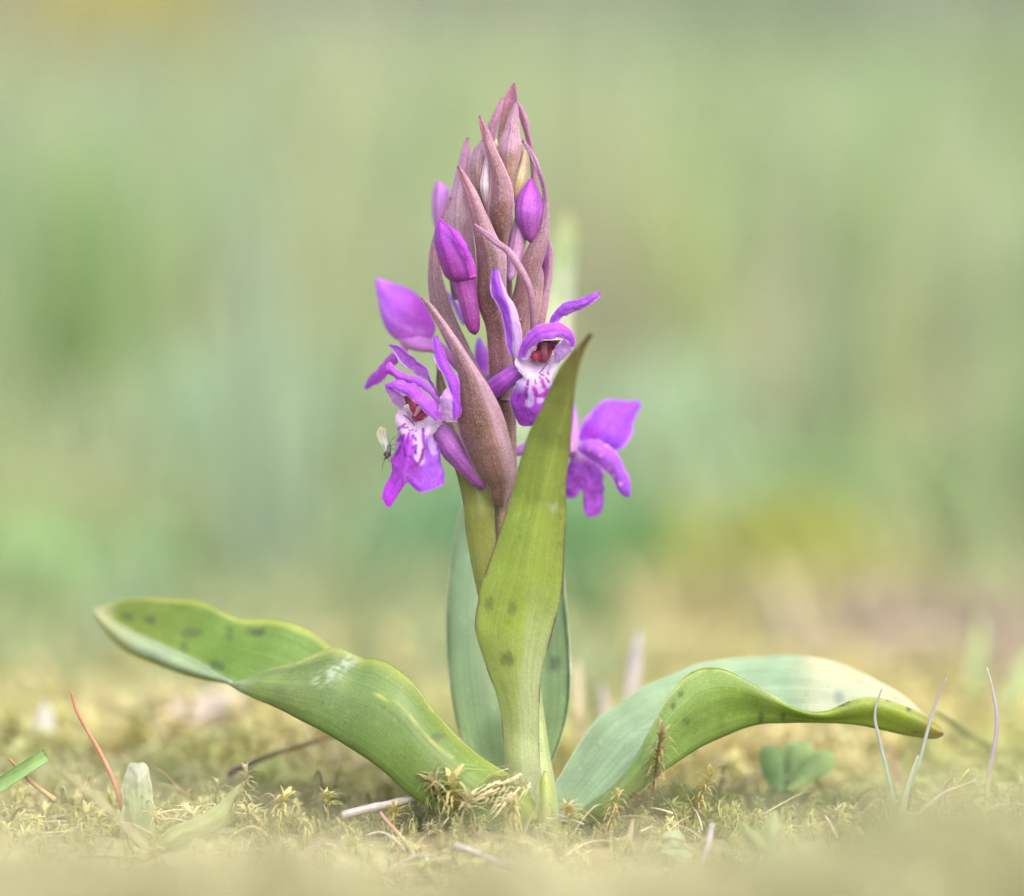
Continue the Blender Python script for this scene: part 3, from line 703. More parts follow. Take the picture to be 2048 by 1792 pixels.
surf('lip', [[(818, 806, .55), (798, 822, .7), (793, 841, .8), (796, 857, .8), (791, 875, .72), (788, 907, .62), (782, 943, .6), (770, 975, .62), (765, 995, .66)],
             [(822, 810, .55), (811, 828, .75), (807, 848, .9), (806, 868, .95), (803, 895, .95), (798, 930, .9), (788, 975, .85), (778, 1014, .82)],
             [(826, 816, .5), (821, 834, .68), (819, 852, .85), (817, 872, .98), (814, 900, 1.06), (809, 932, 1.06), (803, 960, 1.0), (799, 984, .95)],
             [(832, 820, .45), (830, 838, .6), (828, 855, .78), (826, 876, 1.0), (823, 905, 1.1), (819, 935, 1.1), (817, 952, 1.08), (816, 965, 1.05)],
             [(840, 822, .45), (840, 838, .62), (839, 856, .82), (839, 878, 1.02), (839, 908, 1.12), (838, 938, 1.12), (838, 965, 1.1), (838, 984, 1.08)],
             [(850, 822, .5), (855, 836, .7), (853, 856, .88), (852, 878, 1.0), (854, 906, 1.0), (858, 935, 1.0), (862, 962, 1.02), (864, 979, 1.02)],
             [(860, 822, .55), (872, 840, .75), (864, 858, .85), (860, 876, .88), (867, 900, .82), (875, 930, .85), (880, 958, .9), (884, 971, .92)],
             [(866, 824, .6), (885, 841, .78), (878, 854, .8), (863, 873, .78), (874, 892, .68), (884, 930, .7), (891, 948, .72), (888, 958, .75)]],
     M_PETAL, lip1, f1, nu=110, nv=90, thick=0.022, wob=0.045)
blade('throat', [(806, 792), (812, 812), (820, 830), (832, 840)], [(852, 796), (857, 812), (856, 828), (846, 838)], M_PETAL, grad([(0, C(62, 20, 34)), (.5, C(116, 32, 56)), (1, C(166, 54, 92))]), f1, d=(.62, .58, .72), bulge=(-.1,), nu=30, nv=20, thick=0.02)  # dark upper end paints the shade under the hood
col1 = grad([(0, C(120, 40, 56)), (.5, C(176, 84, 100)), (1, C(196, 70, 100))])
pod('column', [(810, 791), (816, 806), (822, 822), (828, 830)], [(822, 792), (830, 806), (834, 822), (832, 830)], M_BUD, col1, f1, d=(.8, .78, .72), aspect=.7, nu=20, ns=16, ridge=.12, ridge_n=5)
pod('anther', [(834, 812), (830, 822), (826, 832)], [(843, 814), (839, 824), (832, 833)], M_BUD, const(C(206, 150, 170)), f1, d=(.78, .76), aspect=.8, nu=14, ns=12)
blade('hood', [(771, 768), (782, 763), (798, 761), (820, 765), (845, 780), (863, 797), (877, 816), (887, 838)], [(772, 774), (785, 777), (800, 785), (820, 796), (834, 807), (846, 821), (857, 831), (872, 842)], M_PETAL,
      lambda u, v, x, y: mix(mix(C(174, 86, 222), C(190, 110, 230), sstep(.3, .8, vnoise(x * .05, y * .05, 81))), C(140, 50, 170), .7 * np.exp(-((v - .06) / .05) ** 2)), f1, d=(.95, 1.02, 1.08, 1.08, 1.02, .95), bulge=(.1, .16, .2, .2, .12), tilt=(.05, .12, .15), nu=60, nv=22, thick=0.022, wob=0.02)
blade('petal', [(770, 770), (775, 785), (784, 803), (794, 813), (801, 820)], [(776, 772), (790, 782), (803, 790), (809, 800), (807, 816)], M_PETAL, grad([(0, C(170, 84, 210)), (.4, C(196, 150, 220)), (1, C(210, 186, 226))]), f1, d=(.95, .9, .8), bulge=(.05,), nu=36, nv=14, thick=0.02)
blade('sepal', [(773, 730), (779, 724), (792, 738), (815, 748), (838, 754), (860, 770), (875, 790), (880, 812)], [(775, 748), (783, 752), (798, 761), (818, 767), (838, 774), (855, 785), (868, 800), (876, 816)], M_PETAL,
      grad([(0, C(186, 96, 226)), (.5, C(184, 96, 224)), (1, C(196, 140, 226))]), f1, d=(.6, .65, .75, .85, .8), bulge=(.1,), nu=50, nv=14, thick=0.02, wob=.02)
blade('sepal', [(778, 689), (792, 690), (814, 704), (834, 721), (851, 734), (864, 760), (878, 790)], [(780, 694), (790, 706), (800, 722), (815, 738), (836, 748), (852, 758), (872, 790)], M_PETAL,
      lambda u, v, x, y: mix(mix(C(176, 96, 216), C(150, 84, 184), sstep(.25, .6, v)), C(206, 168, 236), .75 * np.exp(-((v - .2) / .06) ** 2) * sstep(.3, .6, u) + .6 * sstep(.9, .97, v) * (1 - sstep(.3, .6, u))), f1, d=(.1, .2, .3, .4), bulge=(-.15,), nu=50, nv=20, thick=0.02, wob=.02)
blade('sepal', [(792, 708), (784, 705), (770, 722), (752, 742), (738, 756), (728, 775)], [(796, 726), (790, 730), (776, 748), (762, 763), (750, 770), (734, 779)], M_PETAL,
      grad([(0, C(184, 110, 210)), (.4, C(196, 84, 216)), (1, C(186, 108, 236))]), f1, d=(.0, -.3, -.7), bulge=(.08,), nu=40, nv=12, thick=0.02)
# upright sepal at the right of the flower, folded at its foot
def sep1(u, v, x, y):
    c = mix(C(174, 84, 226), C(162, 72, 208), sstep(.5, .9, v))
    return mix(c, C(206, 160, 240), .8 * (1 - sstep(.0, .14, v)) * sstep(.15, .4, u))
blade('sepal', [(909, 838), (903, 806), (897, 778), (887, 748), (875, 729), (867, 705), (865, 676)], [(918, 834), (923, 818), (919, 794), (918, 768), (909, 743), (896, 718), (882, 692), (875, 671)], M_PETAL, sep1, f1, d=(1.02, 1.05, 1.05, 1.0, .95, .9), bulge=(.06,), nu=50, nv=16, thick=0.022, wob=.02)
blade('sepal', [(888, 843), (880, 826), (879, 806), (884, 788), (896, 776)], [(913, 844), (914, 834), (910, 812), (905, 790), (899, 776)], M_PETAL, grad([(0, C(206, 176, 226)), (1, C(196, 156, 224))]), f1, d=(.95, 1.0, 1.06, 1.04), bulge=(.06,), nu=36, nv=16, thick=0.022, wob=.02)
pod('spur', [(856, 868), (866, 884), (877, 899), (886, 913), (911, 938), (931, 957), (950, 974), (962, 979)], [(888, 846), (904, 857), (916, 872), (931, 899), (949, 925), (966, 957), (972, 972), (968, 979)], M_BUD,
    bud_pig([(0, C(176, 112, 196)), (.4, C(160, 92, 176)), (.8, C(154, 88, 168)), (1, C(146, 76, 160))], dark=C(130, 60, 140), k=1.15), f1, d=(.6, .6, .55, .45), aspect=.9, nu=40, ns=24)

# flower two: centre right
f2 = empty('flower', None, orchid)
def lip2(u, v, x, y):
    c = mix(C(160, 62, 200), C(150, 62, 186), sstep(800, 840, y))
    c = mix(c, C(176, 92, 226), .8 * (1 - sstep(1026, 1046, x)) * (1 - sstep(770, 830, y)))
    w = 1 - sstep(764, 790, y + 8 * (vnoise(x * .1, y * .1, 91) - .5))
    w = np.maximum(w, .85 * (1 - sstep(5, 12, seg_dist(x, y, [(1062, 770), (1060, 790), (1059, 806)]))))
    w = np.maximum(w, .6 * (1 - sstep(4, 10, seg_dist(x, y, [(1082, 780), (1080, 800)]))))
    c = mix(c, mix(C(216, 204, 244), C(214, 205, 226), 1 - sstep(750, 775, y)), w)
    c = mix(c, C(206, 190, 214), .7 * np.exp(-((x - 1075) / 12) ** 2 - ((y - 738) / 9) ** 2))
    mk = [([(1078, 748), (1085, 739), (1095, 733), (1097, 730)], 2.2), ([(1081, 751), (1087, 754)], 3), ([(1095, 747), (1098, 751)], 3.2), ([(1091, 759), (1095, 764)], 4), ([(1078, 757), (1085, 763)], 3.2),
          ([(1057, 761), (1056, 770)], 4), ([(1070, 762), (1072, 769)], 3.4), ([(1082, 765), (1087, 776)], 6), ([(1055, 778), (1052, 796)], 6), ([(1068, 777), (1073, 791), (1085, 792), (1093, 781)], 7), ([(1040, 790), (1036, 802)], 3)]
    return strokes(c, x, y, mk, C(158, 34, 168))
surf('lip', [[(1052, 706, .7), (1034, 712, .85), (1029, 726, .92), (1038, 743, .95), (1046, 753, .92), (1036, 765, .82), (1026, 785, .75), (1024, 813, .72), (1031, 838, .74)],
             [(1058, 716, .62), (1045, 726, .82), (1044, 738, .95), (1051, 752, 1.0), (1052, 766, 1.0), (1044, 786, .98), (1040, 815, .95), (1042, 851, .92)],
             [(1066, 722, .6), (1062, 730, .75), (1064, 741, .9), (1064, 754, 1.02), (1062, 770, 1.08), (1060, 790, 1.1), (1060, 820, 1.08), (1060, 852, 1.02)],
             [(1078, 726, .6), (1078, 732, .7), (1078, 742, .85), (1077, 756, 1.0), (1077, 772, 1.1), (1078, 795, 1.12), (1079, 822, 1.1), (1078, 848, 1.04)],
             [(1092, 722, .6), (1096, 732, .75), (1096, 744, .88), (1094, 757, .98), (1094, 774, 1.0), (1098, 796, 1.0), (1098, 818, .98), (1094, 842, .95)],
             [(1104, 708, .7), (1122, 720, .85), (1112, 738, .9), (1106, 756, .88), (1108, 772, .84), (1114, 792, .8), (1114, 812, .78), (1108, 830, .78)]],
     M_PETAL, lip2, f2, nu=100, nv=80, thick=0.022, wob=0.04)
blade('throat', [(1076, 682), (1068, 698), (1061, 712), (1066, 722)], [(1122, 680), (1112, 696), (1100, 712), (1092, 724)], M_PETAL, grad([(0, C(60, 22, 38)), (.5, C(122, 38, 70)), (1, C(172, 58, 98))]), f2, d=(.7, .66, .78), bulge=(-.1,), nu=30, nv=20, thick=0.02)  # shade below the hood painted as the dark first stop
pod('column', [(1082, 684), (1082, 698), (1083, 712), (1086, 720)], [(1094, 686), (1094, 700), (1094, 713), (1090, 720)], M_BUD, grad([(0, C(96, 40, 58)), (.5, C(172, 96, 120)), (1, C(184, 72, 106))]), f2, d=(.82, .82, .8), aspect=.8, nu=20, ns=16, ridge=.12, ridge_n=5)
pod('anther', [(1064, 703), (1062, 714), (1068, 722)], [(1078, 708), (1078, 716), (1076, 724)], M_BUD, const(C(186, 60, 100)), f2, d=(.8, .8), aspect=.7, nu=16, ns=12)
blade('hood', [(1036, 716), (1042, 692), (1056, 667), (1077, 652), (1101, 645), (1121, 647), (1141, 657), (1150, 676), (1148, 694)], [(1052, 712), (1058, 700), (1069, 690), (1082, 682), (1101, 679), (1117, 676), (1130, 679), (1138, 684), (1143, 694)], M_PETAL,
      lambda u, v, x, y: mix(mix(C(180, 96, 224), C(188, 112, 236), sstep(.55, .9, v)), C(164, 56, 196), .8 * np.exp(-((v - .48 - .06 * np.sin(u * 5)) / .06) ** 2)), f2, d=(.92, 1.05, 1.14, 1.16, 1.1, 1.0), bulge=(.12, .2, .22, .2, .12), tilt=(.05, .12, .12), nu=60, nv=24, thick=0.022, wob=.02)
blade('petal', [(1036, 714), (1044, 700), (1058, 692), (1070, 690)], [(1050, 722), (1058, 714), (1066, 704), (1074, 694)], M_PETAL, grad([(0, C(216, 196, 236)), (1, C(214, 190, 226))]), f2, d=(.9, .86, .82), bulge=(.05,), nu=30, nv=12, thick=0.02)
blade('petal', [(1109, 722), (1106, 708), (1112, 694), (1124, 680)], [(1126, 718), (1141, 702), (1148, 690), (1140, 680)], M_PETAL, grad([(0, C(196, 160, 224)), (1, C(206, 180, 228))]), f2, d=(.9, .92, .9), bulge=(.08,), nu=30, nv=14, thick=0.02, wob=.02)
def sep2(u, v, x, y):
    c = C(168, 92, 224) + 0 * x[..., None]
    c = mix(c, C(214, 190, 238), sstep(.40, .54, v + .75 * (1 - u) - .48))
    return mix(c, C(216, 176, 244), .7 * (1 - sstep(0, .1, v)))
blade('sepal', [(1030, 717), (1020, 703), (1013, 671), (1005, 641), (996, 610), (982, 580), (980, 556), (985, 539)], [(1038, 718), (1044, 692), (1045, 671), (1038, 637), (1030, 612), (1018, 592), (1006, 566), (997, 540)], M_PETAL, sep2, f2, d=(.85, .9, .95, .95, .95, .9), bulge=(.1, .12, .1), tilt=(.05,), nu=60, nv=20, thick=0.022, wob=.03, fold=.5)
blade('sepal', [(1097, 650), (1107, 627), (1117, 614), (1137, 602), (1161, 596), (1181, 587), (1197, 583)], [(1115, 652), (1114, 645), (1121, 638), (1135, 629), (1157, 622), (1178, 611), (1202, 590)], M_PETAL,
      lambda u, v, x, y: mix(C(166, 86, 218), C(196, 136, 236), .6 * sstep(.6, .75, v) + .5 * np.exp(-((v - .55) / .05) ** 2)), f2, d=(.7, .75, .8, .8), bulge=(.1,), nu=50, nv=16, thick=0.022, wob=.03, fold=.4)
pod('spur', [(1046, 730), (1030, 728), (1000, 743), (972, 765), (958, 782)], [(1058, 750), (1048, 757), (1020, 777), (990, 800), (972, 812)], M_BUD,
    bud_pig([(0, C(170, 88, 204)), (.5, C(160, 76, 188)), (1, C(150, 76, 176))], dark=C(130, 50, 160), k=1.15), f2, d=(.75, .65, .45), aspect=.9, nu=36, ns=24, ridge=.05)

# flower three: right, behind the front leaf
f3 = empty('flower', None, orchid)
blade('sepal', [(1152, 880), (1163, 851), (1176, 830), (1192, 811), (1210, 800), (1232, 797), (1256, 801), (1276, 801)], [(1200, 888), (1235, 900), (1251, 888), (1262, 866), (1269, 840), (1275, 826), (1281, 816), (1281, 806)], M_PETAL,
      lambda u, v, x, y: mix(C(168, 84, 236), C(170, 50, 210), np.exp(-((x - 1183) / 18) ** 2 - ((y - 866) / 16) ** 2)), f3, d=(-1.2, -1.3, -1.5, -1.7), bulge=(.2,), nu=50, nv=20, thick=0.022, wob=.03)
def sep3(u, v, x, y):
    c = mix(C(180, 104, 230), C(162, 84, 222), sstep(.5, 1, u))
    for (a, b, r) in [(1214, 890, 4), (1222, 893, 4), (1201, 911, 4), (1178, 900, 4), (1218, 938, 4), (1228, 952, 5), (1242, 967, 5.5)]:
        c = mix(c, C(226, 176, 206), .9 * (1 - sstep(r * .5, r, np.hypot(x - a, y - b))))
    return c
blade('sepal', [(1154, 894), (1176, 880), (1201, 882), (1222, 893), (1240, 915), (1251, 940), (1261, 972), (1261, 991)], [(1156, 901), (1183, 921), (1210, 941), (1222, 952), (1229, 964), (1237, 981), (1248, 992), (1257, 995)], M_PETAL, sep3, f3, d=(-.9, -.9, -.9, -.9), bulge=(.12,), nu=60, nv=24, thick=0.022, wob=.02)
surf('lip', [[(1140, 908, -1.3), (1132, 945, -1.2), (1128, 975, -1.15), (1130, 996, -1.1)],
             [(1155, 906, -1.25), (1150, 945, -1.1), (1148, 975, -1.05), (1150, 994, -1.0)],
             [(1168, 908, -1.25), (1166, 940, -1.1), (1166, 965, -1.05), (1166, 982, -1.05)],
             [(1180, 914, -1.25), (1180, 950, -1.1), (1178, 995, -1.0), (1172, 1030, -1.0)],
             [(1192, 920, -1.3), (1194, 955, -1.15), (1196, 1000, -1.1), (1192, 1032, -1.05)],
             [(1200, 926, -1.4), (1206, 960, -1.3), (1206, 1000, -1.2), (1202, 1024, -1.15)]], M_PETAL,
     lambda u, v, x, y: mix(mix(C(160, 76, 200), C(206, 176, 226), .8 * (1 - sstep(905, 935, y))), C(132, 40, 166), .8 * np.maximum(np.exp(-((x - 1156) / 10) ** 2 - ((y - 965) / 14) ** 2), np.exp(-((x - 1185) / 9) ** 2 - ((y - 985) / 22) ** 2))), f3, nu=50, nv=40, thick=0.022, wob=.04)
blade('petal', [(1128, 900), (1134, 860), (1140, 825), (1145, 806)], [(1156, 905), (1158, 868), (1154, 830), (1148, 806)], M_PETAL, grad([(0, C(216, 170, 216)), (1, C(190, 140, 226))]), f3, d=(-1.0, -1.1, -1.2), bulge=(.08,), nu=30, nv=12, thick=0.02)
pod('spur', [(1150, 890), (1120, 880), (1080, 880), (1040, 890), (1025, 900)], [(1150, 915), (1120, 912), (1080, 910), (1040, 912), (1025, 912)], M_BUD, const(C(170, 100, 190)), f3, d=(-1.1, -.7, -.2), nu=24, ns=16)

# flower four: left, still opening, out of focus
f4 = empty('flower', None, orchid)
def hood4(u, v, x, y):
    c = mix(C(186, 104, 238), C(182, 62, 206), sstep(770, 850, x + (y - 610) * .2))
    c = mix(c, C(206, 134, 220), .55 * sstep(640, 690, y))
    c = mix(c, C(216, 160, 240), .5 * np.exp(-(seg_dist(x, y, [(757, 596), (775, 630), (800, 652), (846, 664)]) / 4) ** 2))
    c = mix(c, C(150, 50, 180), .35 * np.exp(-(seg_dist(x, y, [(764, 590), (800, 628), (855, 650)]) / 5) ** 2))
    return mix(c, C(196, 124, 240), .5 * sstep(.75, 1, u)) * np.array([.92, .80, .93])
pod('sepal_hood', [(750, 557), (753, 584), (758, 617), (766, 647), (779, 669), (797, 683), (820, 688), (845, 684)], [(763, 557), (780, 564), (804, 572), (826, 584), (845, 602), (862, 630), (871, 655), (866, 676)], M_BUD,
    lambda u, v, x, y: hood4(1 - u, v, x, y), f4, d=(-1.2, -1.1, -1.0, -.8), aspect=.6, nu=50, ns=40, ridge=.03)
pod('spur', [(800, 680), (815, 696), (840, 704), (866, 706), (890, 720), (915, 745)], [(850, 670), (862, 676), (874, 680), (892, 690), (915, 712), (930, 735)], M_BUD, grad([(0, C(206, 130, 216)), (.5, C(200, 124, 200)), (1, C(170, 100, 160))]), f4, d=(-.9, -.6, -.3), nu=30, ns=20)
blade('lip', [(797, 676), (800, 688), (806, 704)], [(826, 682), (822, 692), (812, 704)], M_PETAL, const(C(220, 170, 222)), f4, d=(-.9, -.9), bulge=(.08,), nu=20, nv=12, thick=0.02)

# flower five: behind the spike, glimpsed between the bracts
f5 = empty('flower', None, orchid)
blade('sepal', [(960, 770), (952, 730), (950, 700), (955, 676)], [(985, 770), (982, 730), (976, 700), (960, 674)], M_PETAL, grad([(0, C(196, 160, 206)), (.4, C(178, 90, 216)), (1, C(178, 120, 226))]), f5, d=(-1.0, -1.2), bulge=(.1,), nu=30, nv=12, thick=0.02)
blade('sepal', [(925, 650), (912, 625), (900, 600), (893, 585)], [(945, 650), (930, 625), (915, 605), (897, 584)], M_PETAL, grad([(0, C(186, 150, 216)), (1, C(170, 112, 226))]), f5, d=(-.8, -1.0), bulge=(.06,), nu=30, nv=10, thick=0.02)
pod('spur', [(960, 765), (985, 740), (1005, 720)], [(975, 785), (1000, 760), (1018, 735)], M_BUD, const(C(170, 110, 176)), f5, d=(-.9, -.3), nu=20, ns=14)

# ------------------------------------------------------------------ the gnat
gn = P(790, 900, .62)
gnat = empty('gnat', gn)
tag(gnat, 'tiny dark gnat with pale veined wings clinging to the front left lip', 'insect')
pod('body', [(778.5, 888), (773.5, 893), (773, 900), (769, 905), (768.5, 911), (769.5, 915), (769, 918.5)], [(780.5, 888), (783, 893), (782, 900), (781.5, 906), (779.5, 912), (776, 916), (772, 919)], M_BODY,
    grad([(0, C(72, 84, 92)), (.4, C(84, 100, 110)), (.55, C(56, 52, 48)), (.75, C(104, 92, 90)), (1, C(70, 72, 44))]), gnat, d=(.64, .68, .68, .66), nu=30, ns=18)
blade('wing', [(771, 906), (767, 897), (758, 882), (753, 869), (757, 857), (761, 853)], [(774, 904), (775, 893), (775.5, 880), (773, 866), (769, 857), (763, 853)], M_WING, grad([(0, C(220, 226, 220)), (.6, C(206, 210, 190)), (1, C(214, 214, 160))]), gnat, d=(.68, .66, .55, .4), bulge=(.02,), nu=24, nv=12, thick=0.004)
blade('wing', [(773, 905), (770, 895), (764, 882), (761, 870), (764, 859), (768, 855)], [(775, 904), (777, 892), (777, 880), (776, 868), (774, 859), (770, 855)], M_WING, grad([(0, C(210, 218, 210)), (1, C(206, 206, 176))]), gnat, d=(.62, .55, .4, .25), bulge=(.02,), nu=24, nv=12, thick=0.004)
legc = const(C(70, 78, 56))
for pts in [[(779, 889, .66, .7), (783.5, 880, .66, .6), (790, 873, .64, .5)], [(781, 899, .68, .7), (786, 898, .7, .6), (791, 899, .66, .5)], [(780, 910, .68, .7), (783, 908.5, .7, .6), (786, 909.5, .7, .5), (789, 909, .68, .4)],
            [(777, 914, .68, .7), (777.8, 922, .7, .6), (785, 924.5, .68, .45)], [(776, 912, .6, .7), (784, 916, .6, .6), (788, 919, .62, .45)], [(780, 896, .6, .7), (785, 889, .58, .6), (790, 889, .6, .45)]]:
    tube('leg', pts, M_BODY, legc, gnat, nu=14, ns=6)
for pts in [[(770, 918.5, .66, .6), (766, 929, .66, .45), (764, 945, .64, .3)], [(769.5, 917.5, .64, .6), (767, 918.5, .62, .45), (764.5, 919, .6, .3)]]:
    tube('antenna', pts, M_BODY, legc, gnat, nu=14, ns=6)
pod('eye', [(767.5, 906), (767, 909), (768, 912)], [(771, 906), (772, 909), (771, 912)], M_BODY, const(C(34, 30, 28)), gnat, d=(.68,), nu=10, ns=12)
pod('eye', [(777.5, 907), (777.5, 910), (778, 913)], [(781, 907), (782, 910), (780.5, 913)], M_BODY, const(C(34, 30, 28)), gnat, d=(.68,), nu=10, ns=12)

# ------------------------------------------------------------------ litter, twigs and single blades round the orchid
GREYW = [(0, C(196, 188, 186)), (.5, C(204, 196, 196)), (1, C(186, 176, 170))]
def single(name, mesh, label, cat, group=None):
    return tag(mesh, label, cat, group)
TW = 'grey weathered twigs lying in the moss'
tag(tube('twig', [(683, 1630, .5, 8), (740, 1617, .5, 8.5), (800, 1603, .55, 8), (850, 1590, .6, 7.5), (885, 1582, .6, 6)], M_DRY, grad(GREYW), nu=40, ns=14, knots=.25), 'pale grey twig lying in the moss under the left orchid leaf', 'twig', TW)
tag(tube('twig', [(908, 1690, 1.8, 8), (945, 1702, 1.9, 7), (985, 1719, 2.0, 7), (1028, 1740, 2.1, 6)], M_DRY, grad(GREYW), nu=36, ns=14, knots=.25), 'grey twig sloping down to the right in the moss before the orchid', 'twig', TW)
tag(tube('twig', [(1424, 1646, 1.9, 6), (1412, 1704, 1.9, 7.5), (1400, 1738, 1.9, 7), (1394, 1792, 1.9, 8)], M_DRY, grad([(0, C(220, 214, 220)), (1, C(206, 204, 176))]), nu=30, ns=12, knots=.2), 'short whitish twig standing upright in the moss below the right leaf', 'twig', TW)
tag(tube('twig', [(1266, 1636, .9, 5), (1260, 1670, 1.0, 7), (1256, 1720, 1.0, 8), (1250, 1770, 1.0, 9)], M_DRY, grad([(0, C(164, 146, 124)), (1, C(176, 160, 136))]), nu=24, ns=12, knots=.2), 'brown upright twig stub right of the orchid foot', 'twig', TW)
fork = empty('dry_stalk', P(1822, 1650, .5))
tag(fork, 'forked dry grass stalk leaning to the right at the right edge', 'grass')
tube('stem', [(1815, 1662, .5, 7), (1854, 1612, .5, 5), (1882, 1590, .5, 4.5), (1910, 1576, .5, 4), (1935, 1568, .45, 3), (1953, 1561, .4, 2)], M_DRY, grad([(0, C(206, 206, 170)), (.6, C(206, 186, 180)), (1, C(214, 200, 160))]), fork, nu=36, ns=10)
tube('branch', [(1908, 1578, .5, 3), (1922, 1558, .5, 3), (1938, 1538, .5, 2)], M_DRY, grad([(0, C(176, 150, 130)), (1, C(214, 214, 130))]), fork, nu=18, ns=8)
tube('branch', [(1900, 1582, .5, 3), (1892, 1598, .45, 2.4), (1887, 1614, .4, 1.5)], M_DRY, const(C(210, 196, 160)), fork, nu=18, ns=8)
tube('branch', [(1934, 1568, .5, 2), (1950, 1556, .4, 1.6), (1952, 1546, .4, 1.2), (1944, 1540, .4, .8)], M_DRY, const(C(214, 204, 176)), fork, nu=18, ns=8)

GB = 'slender grass blades at the right edge'
def gblade(pts, stops, label, group=GB, mat=None, name='grass_shoot', flat=.45, cat='grass blade'):
    pts = [(a, b, c, r * (.68 if r < 10 else .9)) for a, b, c, r in pts]
    return tag(tube(name, pts, mat or M_GRASS, grad(stops), nu=48, ns=10, flat=flat), label, cat, group)
GS = [(0, C(170, 196, 160)), (.45, C(176, 196, 176)), (.75, C(190, 186, 190)), (1, C(176, 160, 168))]
gblade([(1794, 1670, .6, 9), (1788, 1607, .6, 8.5), (1780, 1568, .6, 7), (1768, 1518, .6, 6), (1757, 1471, .6, 5), (1750, 1437, .6, 5), (1751, 1418, .6, 4.5), (1757, 1396, .6, 3.5), (1764, 1377, .6, 2)], GS, 'grey-green grass blade crossing before the right leaf, bent at mid height')
g2 = gblade([(1800, 1670, .65, 9), (1804, 1629, .65, 9), (1812, 1590, .65, 8), (1824, 1560, .65, 6.5), (1841, 1515, .65, 5.5), (1854, 1465, .65, 5), (1865, 1424, .65, 4.5), (1879, 1385, .65, 3.5), (1894, 1356, .65, 1.5)], GS, 'grass blade leaning right across the tip of the right leaf')
tube('sheath', [(1803, 1640, .75, 8), (1812, 1585, .75, 7), (1824, 1545, .75, 5), (1836, 1511, .75, 2)], M_GRASS, grad([(0, C(180, 200, 170)), (1, C(196, 206, 170))]), g2, nu=24, ns=8, flat=.4)
gblade([(1972, 1600, .8, 8), (1979, 1543, .8, 8), (1987, 1504, .8, 7), (1993, 1460, .8, 6.5), (1993, 1426, .8, 6), (1987, 1385, .8, 4.5), (1979, 1352, .8, 3), (1974, 1335, .8, 1.5)], [(0, C(206, 200, 150)), (.35, C(186, 166, 176)), (.7, C(196, 186, 206)), (1, C(214, 214, 200))], 'lilac-grey curved grass blade standing outermost beyond the right leaf')
gblade([(1806, 1600, -3.5, 8), (1796, 1560, -3.5, 9), (1782, 1510, -3.5, 7), (1774, 1480, -3.5, 3)], [(0, C(190, 150, 130)), (1, C(196, 156, 146))], 'short reddish brown blade in the moss below the tip of the right leaf')
gblade([(1872, 1424, -2.0, 4), (1905, 1448, -3, 7), (1950, 1478, -4, 8), (1990, 1500, -5, 8), (2060, 1525, -7, 9)], [(0, C(130, 144, 96)), (.5, C(140, 156, 104)), (1, C(206, 200, 160))], 'dark green stalk slanting down to the right behind the right leaf tip')
gblade([(1930, 1560, -12, 20), (1940, 1460, -12, 20), (1950, 1360, -12, 19), (1958, 1290, -12.5, 15), (1964, 1230, -13, 6)], [(0, C(160, 184, 122)), (.6, C(172, 194, 132)), (1, C(176, 194, 136))], 'broad blurred pale green blade standing behind the right leaf tip', 'blurred grass blades behind the right leaf')
gblade([(1985, 1560, -12, 20), (2010, 1460, -12, 22), (2035, 1380, -12.5, 22), (2065, 1300, -13, 12)], [(0, C(164, 186, 122)), (1, C(178, 198, 140))], 'broad blurred green blade leaning out at the right edge', 'blurred grass blades behind the right leaf')
gblade([(1255, 1430, -6, 16), (1263, 1380, -6, 17), (1271, 1320, -6, 14), (1278, 1262, -6, 3)], [(0, C(200, 190, 170)), (.5, C(206, 198, 198)), (1, C(204, 198, 210))], 'blurred whitish dry blade standing behind the right leaf base', 'pale dry blades behind the orchid', M_DRY)
gblade([(1205, 1460, -6, 10), (1210, 1420, -6, 10), (1203, 1370, -6.2, 3)], [(0, C(190, 176, 160)), (1, C(200, 190, 196))], 'short blurred whitish dry blade close right of the orchid stem', 'pale dry blades behind the orchid', M_DRY)
gblade([(1160, 1480, -5, 10), (1158, 1420, -5, 12), (1155, 1360, -5.4, 10), (1152, 1320, -6, 5)], [(0, C(206, 190, 150)), (1, C(214, 206, 170))], 'thin blurred straw blade right behind the back orchid leaf', 'pale dry blades behind the orchid', M_DRY)
LB = 'single blades and stalks at the left edge'
gblade([(252, 1640, .2, 8), (241, 1602, .2, 9), (231, 1569, .2, 8), (216, 1536, .2, 7), (196, 1497, .2, 6), (173, 1459, .2, 5), (150, 1414, .2, 4.5), (142, 1384, .2, 3)], [(0, C(206, 170, 130)), (.4, C(206, 150, 120)), (1, C(186, 116, 90))], 'reddish orange bare stalk leaning left at the left edge', LB, M_STEM, 'grass_stalk', 1.0, 'grass stalk')
gblade([(455, 1550, -1.5, 8), (470, 1541, -1.5, 9), (500, 1527, -1.6, 8), (556, 1505, -1.8, 7), (614, 1488, -2, 6), (690, 1466, -2.3, 6), (760, 1450, -2.6, 5)], [(0, C(120, 84, 92)), (.12, C(130, 104, 100)), (.35, C(176, 166, 120)), (.6, C(180, 146, 116)), (1, C(130, 110, 96))], 'dry stalk with a dark purple end lying under the left leaf', LB, M_DRY, 'grass_stalk', .8, 'grass stalk')
gblade([(840, 1742, 1.4, 6), (825, 1704, 1.3, 7), (803, 1674, 1.25, 6), (781, 1650, 1.2, 5), (760, 1624, 1.1, 4)], [(0, C(190, 206, 160)), (.5, C(206, 206, 156)), (.75, C(220, 166, 150)), (1, C(214, 156, 146))], 'small grass blade with a pink tip under the pale grey twig', LB)
gblade([(128, 1545, 3.6, 7), (185, 1590, 3.8, 8), (235, 1635, 3.9, 8), (290, 1690, 4.0, 9)], [(0, C(190, 186, 138)), (1, C(196, 192, 156))], 'pale straw lying across the moss at the lower left', 'straws lying in the moss', M_DRY, 'straw', .6, 'straw')
